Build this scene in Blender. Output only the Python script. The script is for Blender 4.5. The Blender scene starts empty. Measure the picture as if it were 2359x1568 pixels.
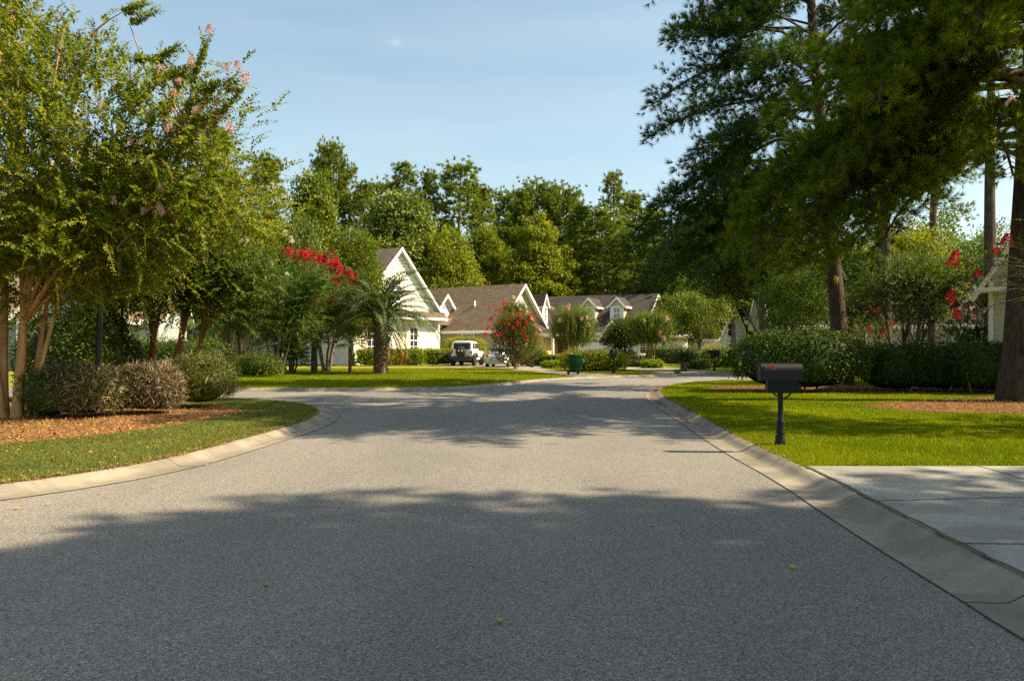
import bpy, math, numpy as np
from mathutils import Vector, Matrix
from mathutils.geometry import tessellate_polygon
R = math.radians
rng = np.random.default_rng(11)
sc = bpy.context.scene
COL = sc.collection

# ------------------------------------------------------------------ camera, sky, sun, exposure
F, CX, HY, CH = 1791.0, 1179.0, 797.0, 1.6        # focal, centre and horizon in a 2358 px wide frame; eye height
LZ = 0.10                                          # lawn level above the asphalt
cam = bpy.data.cameras.new('camera'); camo = bpy.data.objects.new('camera', cam); COL.objects.link(camo)
camo.location = (0, 0, CH); camo.rotation_euler = (math.pi/2, 0, 0)
cam.sensor_width = 36; cam.lens = F/2358*36; cam.shift_y = 13/2358; cam.clip_end = 3000; cam.clip_start = 0.05
sc.camera = camo

SUN = Vector((1.07, -0.06, 1.0)).normalized()
EL = math.asin(SUN.z); AZ = math.atan2(SUN.x, SUN.y)
w = bpy.data.worlds.new("World"); sc.world = w; w.use_nodes = True
nt = w.node_tree; N = nt.nodes; Lk = nt.links
bg = N['Background']; bg.inputs[1].default_value = 0.094
sky = N.new('ShaderNodeTexSky'); sky.sky_type = 'NISHITA'; sky.sun_disc = False
sky.sun_elevation = EL; sky.sun_rotation = AZ; sky.air_density = 1.0; sky.dust_density = 1.6; sky.ozone_density = 1.0
tc = N.new('ShaderNodeTexCoord')
mp = N.new('ShaderNodeMapping'); mp.inputs['Scale'].default_value = (1.2, 3.0, 9.0); mp.inputs['Rotation'].default_value = (0.0, 0.5, 0.2)
no = N.new('ShaderNodeTexNoise'); no.inputs['Scale'].default_value = 1.6; no.inputs['Detail'].default_value = 7; no.inputs['Roughness'].default_value = .55
cr = N.new('ShaderNodeValToRGB'); cr.color_ramp.elements[0].position = .38; cr.color_ramp.elements[0].color = (.10, .10, .10, 1)
cr.color_ramp.elements[1].position = .78; cr.color_ramp.elements[1].color = (.26, .26, .26, 1)
Lk.new(tc.outputs['Generated'], mp.inputs[0]); Lk.new(mp.outputs[0], no.inputs['Vector']); Lk.new(no.outputs['Fac'], cr.inputs[0])
# one small cloud wisp, given by its direction
cd = Vector(((912-CX)/F, 1.0, (HY-99)/F)).normalized()
dt = N.new('ShaderNodeVectorMath'); dt.operation = 'SUBTRACT'; dt.inputs[1].default_value = cd
sp = N.new('ShaderNodeVectorMath'); sp.operation = 'MULTIPLY'; sp.inputs[1].default_value = (75, 75, 150)
n2 = N.new('ShaderNodeTexNoise'); n2.inputs['Scale'].default_value = 120; n2.inputs['Detail'].default_value = 4
ln = N.new('ShaderNodeVectorMath'); ln.operation = 'LENGTH'
ad = N.new('ShaderNodeMath'); ad.operation = 'ADD'
cm = N.new('ShaderNodeMapRange'); cm.inputs[1].default_value = 1.9; cm.inputs[2].default_value = .7; cm.inputs[3].default_value = 0; cm.inputs[4].default_value = .3
Lk.new(tc.outputs['Generated'], dt.inputs[0]); Lk.new(dt.outputs[0], sp.inputs[0]); Lk.new(sp.outputs[0], ln.inputs[0])
Lk.new(tc.outputs['Generated'], n2.inputs['Vector']); Lk.new(ln.outputs['Value'], ad.inputs[0]); Lk.new(n2.outputs['Fac'], ad.inputs[1]); Lk.new(ad.outputs[0], cm.inputs[0])
mx = N.new('ShaderNodeMath'); mx.operation = 'MAXIMUM'; Lk.new(cr.outputs[0], mx.inputs[0]); Lk.new(cm.outputs[0], mx.inputs[1])
mix = N.new('ShaderNodeMixRGB'); mix.inputs[2].default_value = (4.6, 5.0, 5.4, 1)
Lk.new(mx.outputs[0], mix.inputs[0]); Lk.new(sky.outputs[0], mix.inputs[1])
tn = N.new('ShaderNodeMixRGB'); tn.blend_type = 'MULTIPLY'; tn.inputs[0].default_value = 1; tn.inputs[2].default_value = (.98, 1.02, .90, 1)
Lk.new(mix.outputs[0], tn.inputs[1]); Lk.new(tn.outputs[0], bg.inputs[0])

sl = bpy.data.lights.new('sun', 'SUN'); so = bpy.data.objects.new('sun', sl); COL.objects.link(so)
sl.energy = 5.0; sl.angle = R(.55); sl.color = (1, .85, .58)
so.rotation_euler = (-SUN).to_track_quat('-Z', 'Y').to_euler(); so.location = SUN*100
sc.view_settings.view_transform = 'Standard'; sc.view_settings.look = 'None'; sc.view_settings.gamma = 1
sc.view_settings.use_curve_mapping = False; sc.view_settings.exposure = 1.25
sc.cycles.max_bounces = 6; sc.cycles.transparent_max_bounces = 6; sc.cycles.use_denoising = False
sc.cycles.caustics_reflective = False; sc.cycles.caustics_refractive = False

# ------------------------------------------------------------------ helpers
def G(dx, dy, z=LZ):
    Y = (CH-z)*F/(dy-HY); return Vector(((dx-CX)*Y/F, Y, z))
def XX(dx, Y): return (dx-CX)*Y/F
def HH(dy, Y): return CH-(dy-HY)*Y/F

def V3(a): return np.asarray(a, dtype=np.float64).reshape(-1, 3)
def nrm(a): return a/np.maximum(np.linalg.norm(a, axis=-1, keepdims=True), 1e-9)
def rdir(n, r=rng): return nrm(r.normal(size=(n, 3)))

class MB:
    def __init__(s): s.v = []; s.f = []; s.n = 0
    def add(s, v, f, mat=0, smooth=False, tint=0.5):
        v = V3(v); f = np.asarray(f, dtype=np.int64)
        if len(f) == 0: return s
        t = np.broadcast_to(np.asarray(tint, dtype=np.float32), (len(f),))
        s.v.append(v); s.f.append((f+s.n, mat, smooth, t)); s.n += len(v); return s
    def box(s, x0, x1, y0, y1, z0, z1, mat=0, M=None, tint=.5, smooth=False):
        v = np.array([[x, y, z] for z in (z0, z1) for y in (y0, y1) for x in (x0, x1)], float)
        if M is not None: v = np.array([M @ Vector(p) for p in v])
        return s.add(v, [[0, 2, 3, 1], [4, 5, 7, 6], [0, 1, 5, 4], [2, 6, 7, 3], [0, 4, 6, 2], [1, 3, 7, 5]], mat, smooth, tint)
    def prism(s, poly, thick, M=None, mat=0):          # poly in x,z ; extruded along y 0..thick
        n = len(poly); v = [(p[0], 0, p[1]) for p in poly]+[(p[0], thick, p[1]) for p in poly]
        if M is not None: v = [M @ Vector(p) for p in v]
        v = V3([tuple(p) for p in v])
        for t in tessellate_polygon([[Vector((p[0], p[1], 0)) for p in poly]]):
            s.add(v[list(t)], [[0, 1, 2]], mat); s.add(v[[i+n for i in t]], [[2, 1, 0]], mat)
        s.add(v, [[i, (i+1) % n, n+(i+1) % n, n+i] for i in range(n)], mat); return s
    def tube(s, P, r, sides=8, mat=0, caps=True, smooth=True, tint=.5, jag=0.0):
        P = V3(P); n = len(P); r = np.broadcast_to(np.asarray(r, float), (n,))
        T = nrm(np.gradient(P, axis=0)); up = np.array([0, 0, 1.0]) if abs(T[0, 2]) < .9 else np.array([1.0, 0, 0])
        U = nrm(np.cross(T, up)); W = np.cross(T, U)
        for i in range(1, n):
            if U[i] @ U[i-1] < 0: U[i] *= -1; W[i] *= -1
        a = np.arange(sides)*2*np.pi/sides
        rr = r[:, None]*(1+jag*np.sin(a*3+1.3)[None, :]+jag*.6*np.sin(a*7)[None, :])
        v = P[:, None, :]+(np.cos(a)[None, :, None]*U[:, None, :]+np.sin(a)[None, :, None]*W[:, None, :])*rr[:, :, None]
        v = v.reshape(-1, 3); f = []
        for i in range(n-1):
            for j in range(sides):
                k = (j+1) % sides; f.append([i*sides+j, i*sides+k, (i+1)*sides+k, (i+1)*sides+j])
        s.add(v, f, mat, smooth, tint)
        if caps:
            for row, fl in ((0, 1), (n-1, 0)):
                c = P[row]; ring = v[row*sides:(row+1)*sides]
                s.add(np.vstack([c[None], ring]), [[0, 1+(j+1) % sides, 1+j] if fl else [0, 1+j, 1+(j+1) % sides] for j in range(sides)], mat, False, tint)
        return s
    def lathe(s, prof, sides=20, M=None, mat=0, smooth=True):   # prof (r,z)
        a = np.arange(sides)*2*np.pi/sides; n = len(prof)
        v = np.array([[r*np.cos(t), r*np.sin(t), z] for r, z in prof for t in a])
        if M is not None: v = np.array([M @ Vector(p) for p in v])
        return s.add(v, [[i*sides+j, i*sides+(j+1) % sides, (i+1)*sides+(j+1) % sides, (i+1)*sides+j] for i in range(n-1) for j in range(sides)], mat, smooth)
    def loft(s, secs, sides=20, p=3.0, mat=0, M=None):          # secs (y, halfwidth, z0, z1)
        a = np.arange(sides)*2*np.pi/sides+np.pi/sides; c, d = np.cos(a), np.sin(a)
        k = (abs(c)**p+abs(d)**p)**(-1/p); v = []
        for y, hw, z0, z1 in secs:
            v.append(np.stack([c*k*hw, np.full(sides, y), (z0+z1)/2+d*k*(z1-z0)/2], 1))
        v = np.vstack(v); n = len(secs)
        if M is not None: v = np.array([M @ Vector(q) for q in v])
        s.add(v, [[i*sides+j, i*sides+(j+1) % sides, (i+1)*sides+(j+1) % sides, (i+1)*sides+j] for i in range(n-1) for j in range(sides)], mat, True)
        for row in (0, n-1): s.add(v[row*sides:(row+1)*sides], [list(range(sides))] if False else [[0, j, j+1] for j in range(1, sides-1)], mat, False)
        return s
    def build(s, name, mats, parent=None, loc=None):
        V = np.vstack(s.v); faces = s.f
        ls = np.concatenate([np.full(len(f), f.shape[1]) for f, *_ in faces])
        lv = np.concatenate([f.ravel() for f, *_ in faces])
        me = bpy.data.meshes.new(name); me.vertices.add(len(V)); me.vertices.foreach_set('co', V.ravel().astype(np.float32))
        me.loops.add(len(lv)); me.loops.foreach_set('vertex_index', lv.astype(np.int32))
        me.polygons.add(len(ls)); st = np.concatenate([[0], np.cumsum(ls)[:-1]])
        me.polygons.foreach_set('loop_start', st.astype(np.int32)); me.polygons.foreach_set('loop_total', ls.astype(np.int32))
        me.polygons.foreach_set('material_index', np.concatenate([np.full(len(f), m) for f, m, _, _ in faces]).astype(np.int32))
        me.polygons.foreach_set('use_smooth', np.concatenate([np.full(len(f), q) for f, _, q, _ in faces]))
        at = me.attributes.new('tint', 'FLOAT', 'FACE'); at.data.foreach_set('value', np.concatenate([t for *_, t in faces]).astype(np.float32))
        me.update(calc_edges=True)
        for m in (mats if isinstance(mats, (list, tuple)) else [mats]): me.materials.append(m)
        o = bpy.data.objects.new(name, me); COL.objects.link(o)
        if parent: o.parent = parent
        if loc is not None: o.location = loc
        return o
def tag(o, label=None, cat=None, group=None, kind=None):
    for k, v in (('label', label), ('category', cat), ('group', group), ('kind', kind)):
        if v: o[k] = v
    return o
def root(name, label, cat, loc=(0, 0, 0), rz=0, group=None):
    o = bpy.data.objects.new(name, None); COL.objects.link(o); o.location = loc; o.rotation_euler = (0, 0, rz); o.empty_display_size = .2
    return tag(o, label, cat, group)
def child_copy(src, parent, mat=None):
    c = src.copy(); COL.objects.link(c); c.parent = parent
    if mat:
        c.material_slots[0].link = 'OBJECT'; c.material_slots[0].material = mat
    return c

# ------------------------------------------------------------------ materials
def newmat(name):
    m = bpy.data.materials.new(name); m.use_nodes = True; nt = m.node_tree
    return m, nt, nt.nodes['Principled BSDF']
def ramp(nt, fac, stops):
    r = nt.nodes.new('ShaderNodeValToRGB'); e = r.color_ramp.elements
    while len(e) < len(stops): e.new(.5)
    for i, (p, c) in enumerate(stops): e[i].position = p; e[i].color = (*c, 1)
    nt.links.new(fac, r.inputs[0]); return r.outputs[0]
def noise(nt, scale, detail=4, rough=.5, coord='Object', vec=None, dist=0):
    t = nt.nodes.new('ShaderNodeTexNoise'); t.inputs['Scale'].default_value = scale; t.inputs['Detail'].default_value = detail
    t.inputs['Roughness'].default_value = rough; t.inputs['Distortion'].default_value = dist
    if vec is None: vec = nt.nodes.new('ShaderNodeTexCoord').outputs[coord]
    nt.links.new(vec, t.inputs['Vector']); return t.outputs['Fac']
def scaled(nt, s, coord='Object'):
    m = nt.nodes.new('ShaderNodeMapping'); m.inputs['Scale'].default_value = s
    nt.links.new(nt.nodes.new('ShaderNodeTexCoord').outputs[coord], m.inputs[0]); return m.outputs[0]
def bump(nt, b, h, st=.3, d=.02):
    k = nt.nodes.new('ShaderNodeBump'); k.inputs['Strength'].default_value = st; k.inputs['Distance'].default_value = d
    nt.links.new(h, k.inputs['Height']); nt.links.new(k.outputs[0], b.inputs['Normal'])
def mixc(nt, fac, a, b, mode='MIX'):
    m = nt.nodes.new('ShaderNodeMixRGB'); m.blend_type = mode
    for s, x in ((0, fac), (1, a), (2, b)):
        if isinstance(x, (int, float)): m.inputs[s].default_value = x
        elif isinstance(x, tuple): m.inputs[s].default_value = (*x, 1)
        else: nt.links.new(x, m.inputs[s])
    return m.outputs[0]
def math_(nt, op, a, b=None):
    m = nt.nodes.new('ShaderNodeMath'); m.operation = op
    for s, x in ((0, a), (1, b)):
        if x is None: continue
        if isinstance(x, (int, float)): m.inputs[s].default_value = x
        else: nt.links.new(x, m.inputs[s])
    return m.outputs[0]
def plain(name, c, rough=.6, metal=0, spec=.5, var=.12, sc_=3.0, coat=0):
    m, nt, b = newmat(name)
    f = noise(nt, sc_, 5, .6)
    nt.links.new(ramp(nt, f, [(.3, tuple(x*(1-var) for x in c)), (.7, tuple(min(1, x*(1+var)) for x in c))]), b.inputs['Base Color'])
    b.inputs['Roughness'].default_value = rough; b.inputs['Metallic'].default_value = metal
    b.inputs['Specular IOR Level'].default_value = spec; b.inputs['Coat Weight'].default_value = coat
    return m
def leafmat(name, stops, trans=.35, rough=.45, spec=.4, tcol=(1.35, 1.25, .35)):
    if name[:4] in ('leaf', 'need', 'ceda', 'palm'): stops = [(p, (c[0]*1.75, c[1]*1.6, c[2]*.75) if c[0] < .25 else c) for p, c in stops]; spec = min(spec, .18); rough = .55
    m, nt, b = newmat(name)
    a = nt.nodes.new('ShaderNodeAttribute'); a.attribute_name = 'tint'
    c = ramp(nt, a.outputs['Fac'], stops)
    big = noise(nt, .6, 2); c = mixc(nt, 1.0, c, ramp(nt, big, [(.3, (.8, .85, .8)), (.7, (1.15, 1.1, 1.1))]), 'MULTIPLY')
    nt.links.new(c, b.inputs['Base Color']); b.inputs['Roughness'].default_value = rough; b.inputs['Specular IOR Level'].default_value = spec
    tr = nt.nodes.new('ShaderNodeBsdfTranslucent'); nt.links.new(mixc(nt, 1.0, c, tcol, 'MULTIPLY'), tr.inputs[0])
    mxs = nt.nodes.new('ShaderNodeMixShader'); mxs.inputs[0].default_value = trans
    nt.links.new(b.outputs[0], mxs.inputs[1]); nt.links.new(tr.outputs[0], mxs.inputs[2])
    nt.links.new(mxs.outputs[0], nt.nodes['Material Output'].inputs[0]); return m
M = {}
M['leaf_crape'] = leafmat('leaf_crape', [(0, (.035, .065, .006)), (.5, (.085, .125, .010)), (.86, (.145, .185, .02)), (.93, (.40, .29, .02)), (1, (.5, .30, .03))], .42)
M['leaf_crape2'] = leafmat('leaf_crape2', [(0, (.015, .038, .006)), (.6, (.042, .082, .011)), (.95, (.085, .13, .02)), (1, (.38, .2, .02))], .35)
M['leaf_holly'] = leafmat('leaf_holly', [(0, (.010, .024, .006)), (.6, (.028, .055, .011)), (1, (.065, .09, .018))], .2, .6, .15)
M['leaf_box'] = leafmat('leaf_box', [(0, (.018, .035, .008)), (.6, (.05, .075, .015)), (.92, (.09, .11, .02)), (1, (.16, .11, .04))], .25, .45)
M['leaf_dry'] = leafmat('leaf_dry', [(0, (.025, .038, .010)), (.5, (.05, .055, .02)), (1, (.10, .08, .03))], .25, .6)
M['leaf_hedge'] = leafmat('leaf_hedge', [(0, (.03, .06, .008)), (.5, (.09, .14, .014)), (1, (.20, .24, .02))], .35)
M['leaf_yhedge'] = leafmat('leaf_yhedge', [(0, (.05, .08, .008)), (.5, (.15, .18, .014)), (1, (.24, .235, .02))], .35)
M['leaf_redtip'] = leafmat('leaf_redtip', [(0, (.025, .045, .01)), (.6, (.055, .08, .02)), (1, (.11, .07, .03))], .3)
M['leaf_mid'] = leafmat('leaf_mid', [(0, (.025, .055, .012)), (.5, (.06, .105, .022)), (1, (.12, .165, .035))], .35)
M['leaf_yel'] = leafmat('leaf_yel', [(0, (.045, .08, .012)), (.5, (.118, .152, .022)), (1, (.20, .21, .035))], .4)
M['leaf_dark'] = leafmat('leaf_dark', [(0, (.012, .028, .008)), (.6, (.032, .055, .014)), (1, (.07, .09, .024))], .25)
M['leaf_grey'] = leafmat('leaf_grey', [(0, (.035, .06, .024)), (.6, (.085, .125, .05)), (1, (.16, .19, .09))], .3)
M['leaf_wood'] = leafmat('leaf_wood', [(0, (.03, .058, .01)), (.5, (.075, .11, .02)), (1, (.14, .165, .03))], .35)
M['cedar'] = leafmat('cedar', [(0, (.025, .05, .006)), (.6, (.075, .11, .010)), (1, (.14, .16, .015))], .3)
M['needle_bg'] = leafmat('needle_bg', [(0, (.035, .068, .012)), (.5, (.085, .128, .02)), (1, (.14, .175, .03))], .35)
M['needle_bgy'] = leafmat('needle_bgy', [(0, (.035, .065, .010)), (.5, (.085, .12, .016)), (1, (.16, .175, .025))], .35)
M['needle_blue'] = leafmat('needle_blue', [(0, (.012, .035, .014)), (.6, (.03, .07, .026)), (1, (.06, .10, .035))], .3, .4)
M['needle_near'] = leafmat('needle_near', [(0, (.016, .036, .004)), (.5, (.06, .10, .008)), (.9, (.14, .18, .014)), (1, (.22, .17, .03))], .5, .4)
M['palm_blue'] = leafmat('palm_blue', [(0, (.014, .030, .025)), (.6, (.038, .062, .052)), (1, (.09, .11, .085))], .25, .4)
M['palm_green'] = leafmat('palm_green', [(0, (.015, .035, .015)), (.6, (.05, .08, .04)), (1, (.13, .14, .08))], .3, .35)
M['palm_dead'] = leafmat('palm_dead', [(0, (.10, .06, .015)), (1, (.28, .17, .04))], .3, .6)
M['grass_blade'] = leafmat('grass_blade', [(0, (.075, .11, .003)), (.5, (.20, .225, .004)), (.9, (.31, .30, .008)), (1, (.42, .33, .09))], .45, .6, .05, (1.15, 1.3, .3))
M['grass_dry'] = leafmat('grass_dry', [(0, (.07, .10, .02)), (.5, (.15, .18, .035)), (.85, (.25, .26, .07)), (1, (.32, .24, .10))], .4, .5, .25)
M['chips'] = leafmat('chips', [(0, (.09, .042, .02)), (.5, (.30, .145, .05)), (1, (.52, .31, .12))], .1, .7, .2, (1, .9, .7))
M['fallen'] = leafmat('fallen', [(0, (.10, .05, .02)), (.5, (.42, .22, .03)), (1, (.6, .34, .05))], .2, .6, .2)
M['fallen_dark'] = leafmat('fallen_dark', [(0, (.04, .025, .012)), (.6, (.16, .08, .02)), (1, (.45, .27, .05))], .2, .6, .2)
M['red'] = leafmat('red_blossom', [(0, (.45, .005, .02)), (.5, (.7, .02, .05)), (1, (.85, .10, .12))], .3, .6, .2, (1, .5, .5))
M['redbud'] = leafmat('red_bud', [(0, (.25, .05, .02)), (1, (.5, .12, .06))], .3, .6, .2, (1, .6, .5))
M['pink'] = leafmat('pink_blossom', [(0, (.50, .30, .27)), (.5, (.68, .44, .40)), (1, (.8, .6, .52))], .3, .6, .2, (1, .8, .8))
M['white_bl'] = leafmat('white_blossom', [(0, (.55, .48, .34)), (1, (.85, .78, .62))], .3, .6, .2, (1, .95, .8))

def barkmat(name, a, b_, scale=(6, 6, 1.2), st=.8, d=.05, ns=2.0):
    m, nt, b = newmat(name)
    f = noise(nt, ns, 6, .65, vec=scaled(nt, scale)); g = noise(nt, .9, 2)
    c = ramp(nt, f, [(.3, a), (.65, b_)]); c = mixc(nt, .6, c, ramp(nt, g, [(.3, (.65, .65, .65)), (.7, (1.2, 1.2, 1.2))]), 'MULTIPLY')
    nt.links.new(c, b.inputs['Base Color']); b.inputs['Roughness'].default_value = .85; b.inputs['Specular IOR Level'].default_value = .2
    bump(nt, b, f, st, d); return m
M['bark_pine'] = barkmat('bark_pine', (.022, .015, .012), (.11, .078, .06))
M['bark_crape'] = barkmat('bark_crape', (.30, .15, .06), (.58, .36, .16), (4, 4, .7), .25, .01, 1.5)
M['bark_red'] = barkmat('bark_red', (.16, .05, .025), (.36, .15, .08), (4, 4, .7), .25, .01, 1.5)
M['bark_grey'] = barkmat('bark_grey', (.10, .08, .06), (.26, .21, .16))
M['bark_palm'] = barkmat('bark_palm', (.07, .045, .03), (.24, .17, .11), (5, 5, 8), 1, .06)
M['twig'] = leafmat('twig', [(0, (.08, .055, .03)), (.5, (.19, .135, .08)), (1, (.36, .28, .18))], .02, .7, .2, (1, 1, 1))

def siding(name, c, step=.18, var=.06, rough=.6):
    m, nt, b = newmat(name)
    s = nt.nodes.new('ShaderNodeSeparateXYZ'); nt.links.new(nt.nodes.new('ShaderNodeTexCoord').outputs['Object'], s.inputs[0])
    fr = math_(nt, 'FRACT', math_(nt, 'DIVIDE', s.outputs['Z'], step))
    ln_ = math_(nt, 'LESS_THAN', fr, .09)
    f = noise(nt, 1.5, 5, .6)
    col = ramp(nt, f, [(.3, tuple(x*(1-var) for x in c)), (.7, tuple(min(1, x*(1+var)) for x in c))])
    col = mixc(nt, math_(nt, 'MULTIPLY', ln_, .3), col, tuple(x*.35 for x in c))
    nt.links.new(col, b.inputs['Base Color']); b.inputs['Roughness'].default_value = rough
    bump(nt, b, math_(nt, 'SUBTRACT', 1.0, fr), .6, .02); return m
M['side_cream'] = siding('siding_cream', (.74, .76, .60)); M['side_olive'] = siding('siding_olive', (.34, .31, .19))
M['side_tan'] = siding('siding_tan', (.70, .48, .24)); M['side_white'] = siding('siding_white', (.80, .77, .70))
M['side_blue'] = siding('siding_blue', (.33, .36, .36)); M['side_near'] = siding('siding_sage', (.46, .46, .33), .17)
M['trim'] = plain('white_trim', (.82, .80, .76), .5, var=.04); M['shutter'] = plain('shutter_pink_beige', (.58, .44, .36), .6, var=.05)
M['door'] = plain('brown_door', (.11, .045, .03), .5); M['glass'] = plain('window_glass', (.03, .035, .04), .08, spec=.8, var=.3)
M['curtain_glass'] = plain('curtained_glass', (.22, .25, .20), .12, spec=.8, var=.3, sc_=6)
def roofmat(name, a, b_):
    m, nt, b = newmat(name)
    br = nt.nodes.new('ShaderNodeTexBrick'); br.inputs['Scale'].default_value = 1.0
    br.inputs['Brick Width'].default_value = .35; br.inputs['Row Height'].default_value = .15; br.inputs['Mortar Size'].default_value = .012; br.inputs['Bias'].default_value = -.2
    br.inputs['Color1'].default_value = (*a, 1); br.inputs['Color2'].default_value = (*b_, 1); br.inputs['Mortar'].default_value = (*[x*.35 for x in a], 1)
    s = nt.nodes.new('ShaderNodeSeparateXYZ'); nt.links.new(nt.nodes.new('ShaderNodeTexCoord').outputs['Object'], s.inputs[0])
    cmb = nt.nodes.new('ShaderNodeCombineXYZ'); nt.links.new(math_(nt, 'ADD', s.outputs['X'], s.outputs['Y']), cmb.inputs['X']); nt.links.new(s.outputs['Z'], cmb.inputs['Y'])
    nt.links.new(cmb.outputs[0], br.inputs['Vector'])
    c = mixc(nt, .7, br.outputs['Color'], ramp(nt, noise(nt, 2.2, 6, .7), [(.3, (.7, .7, .7)), (.7, (1.35, 1.3, 1.25))]), 'MULTIPLY')
    nt.links.new(c, b.inputs['Base Color']); b.inputs['Roughness'].default_value = .9; b.inputs['Specular IOR Level'].default_value = .2
    bump(nt, b, br.outputs['Fac'], -.3, .02); return m
M['roof_brown'] = roofmat('shingles_brown', (.17, .125, .085), (.23, .175, .125)); M['roof_dark'] = roofmat('shingles_dark', (.052, .042, .038), (.085, .068, .060))
M['black_metal'] = plain('black_iron', (.007, .010, .010), .45, spec=.22); M['mailbox'] = plain('mailbox_black', (.010, .011, .013), .5, spec=.3)
M['red_flag'] = plain('red_flag', (.6, .03, .015), .5); M['silver'] = plain('silver_knob', (.7, .7, .7), .3, 1)
M['green_bin'] = plain('green_bin', (.004, .045, .018), .6, spec=.15); M['teal'] = plain('teal_plastic', (.02, .20, .15), .4)
M['jeep_white'] = plain('car_white', (.80, .79, .76), .25, var=.02, coat=.5); M['silver_paint'] = plain('car_silver', (.50, .53, .57), .25, .6, var=.02, coat=.6)
M['rubber'] = plain('rubber', (.018, .018, .018), .8); M['black_plastic'] = plain('black_plastic', (.03, .03, .03), .6)
M['tail'] = plain('tail_light', (.5, .01, .01), .2, spec=.8); M['chrome'] = plain('alloy', (.62, .62, .62), .3, .8); M['plate'] = plain('plate', (.6, .62, .62), .5)
M['lantern'] = plain('lantern_glass', (.65, .66, .62), .2)

def groundmat(name, a, b_, c_, s1=.5, s2=14, rough=.95, st=.5, d=.03):
    m, nt, b = newmat(name)
    f = noise(nt, s1, 5, .6); g = noise(nt, s2, 5, .7)
    c = ramp(nt, g, [(.28, a), (.5, b_), (.75, c_)]); c = mixc(nt, .55, c, ramp(nt, f, [(.3, (.72, .78, .7)), (.7, (1.25, 1.15, 1.2))]), 'MULTIPLY')
    nt.links.new(c, b.inputs['Base Color']); b.inputs['Roughness'].default_value = rough; b.inputs['Specular IOR Level'].default_value = .1
    bump(nt, b, g, st, d); return m
M['lawn'] = groundmat('lawn', (.06, .09, .005), (.16, .18, .008), (.25, .25, .015))
M['lawn_far'] = groundmat('lawn_far', (.10, .12, .012), (.19, .20, .022), (.28, .27, .05), .35, 9)
M['verge'] = groundmat('verge', (.07, .10, .02), (.14, .16, .035), (.25, .24, .08))
M['mulch'] = groundmat('mulch', (.10, .048, .02), (.25, .13, .05), (.42, .245, .10), .8, 22, .95, .9, .03)
M['straw'] = groundmat('pine_straw', (.05, .022, .010), (.13, .06, .026), (.24, .12, .055), .8, 30, .95, .9, .02)
# asphalt
m, nt, b = newmat('asphalt'); M['asphalt'] = m
v = nt.nodes.new('ShaderNodeTexVoronoi'); v.inputs['Scale'].default_value = 112; nt.links.new(nt.nodes.new('ShaderNodeTexCoord').outputs['Object'], v.inputs['Vector'])
sep = nt.nodes.new('ShaderNodeSeparateColor'); nt.links.new(v.outputs['Color'], sep.inputs[0])
c = ramp(nt, sep.outputs[0], [(0, (.075, .07, .066)), (.45, (.17, .156, .142)), (.8, (.235, .212, .188)), (.97, (.30, .275, .24)), (1, (.38, .35, .31))])
c2 = ramp(nt, noise(nt, 38, 4, .8), [(.3, (.70, .70, .70)), (.7, (1.28, 1.27, 1.24))]); c = mixc(nt, .8, c, c2, 'MULTIPLY')
c3 = ramp(nt, noise(nt, .45, 5, .6, vec=scaled(nt, (1, .45, 1))), [(.3, (.86, .86, .88)), (.7, (1.12, 1.1, 1.06))]); c = mixc(nt, 1.0, c, c3, 'MULTIPLY')
st = ramp(nt, noise(nt, 1.3, 6, .7, dist=.4), [(.70, (1, 1, 1)), (.76, (.78, .78, .78))]); c = mixc(nt, 1.0, c, st, 'MULTIPLY')
c = mixc(nt, 1.0, c, ramp(nt, noise(nt, .16, 3, .5, vec=scaled(nt, (1.6, .35, 1)), dist=.6), [(.38, (.88, .89, .9)), (.5, (1, 1, 1)), (.62, (1.10, 1.09, 1.07))]), 'MULTIPLY')
nt.links.new(c, b.inputs['Base Color']); b.inputs['Roughness'].default_value = .82; b.inputs['Specular IOR Level'].default_value = .35
bump(nt, b, noise(nt, 70, 3, .7), .6, .006)
def concmat(name, c0, blot=True):
    m, nt, b = newmat(name)
    f = noise(nt, .9, 6, .6, dist=.8); g = noise(nt, 90, 4, .7); h = noise(nt, 5, 5, .7)
    c = ramp(nt, f, [(.36, tuple(x*.72 for x in c0)), (.46, tuple(x*.8 for x in c0)), (.54, c0), (.7, tuple(x*1.12 for x in c0))])
    c = mixc(nt, .8, c, ramp(nt, h, [(.3, (.82, .80, .77)), (.7, (1.1, 1.1, 1.1))]), 'MULTIPLY')
    c = mixc(nt, .7, c, ramp(nt, g, [(.3, (.8, .8, .8)), (.7, (1.15, 1.15, 1.15))]), 'MULTIPLY')
    nt.links.new(c, b.inputs['Base Color']); b.inputs['Roughness'].default_value = .85; b.inputs['Specular IOR Level'].default_value = .25
    bump(nt, b, g, .25, .004); return m
M['curb'] = concmat('curb_concrete', (.26, .225, .175)); M['slab'] = concmat('slab_concrete', (.31, .295, .265)); M['slab_far'] = concmat('slab_far', (.33, .28, .21))
M['joint'] = plain('joint_dirt', (.06, .052, .04), .95, var=.4, sc_=20)

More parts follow.
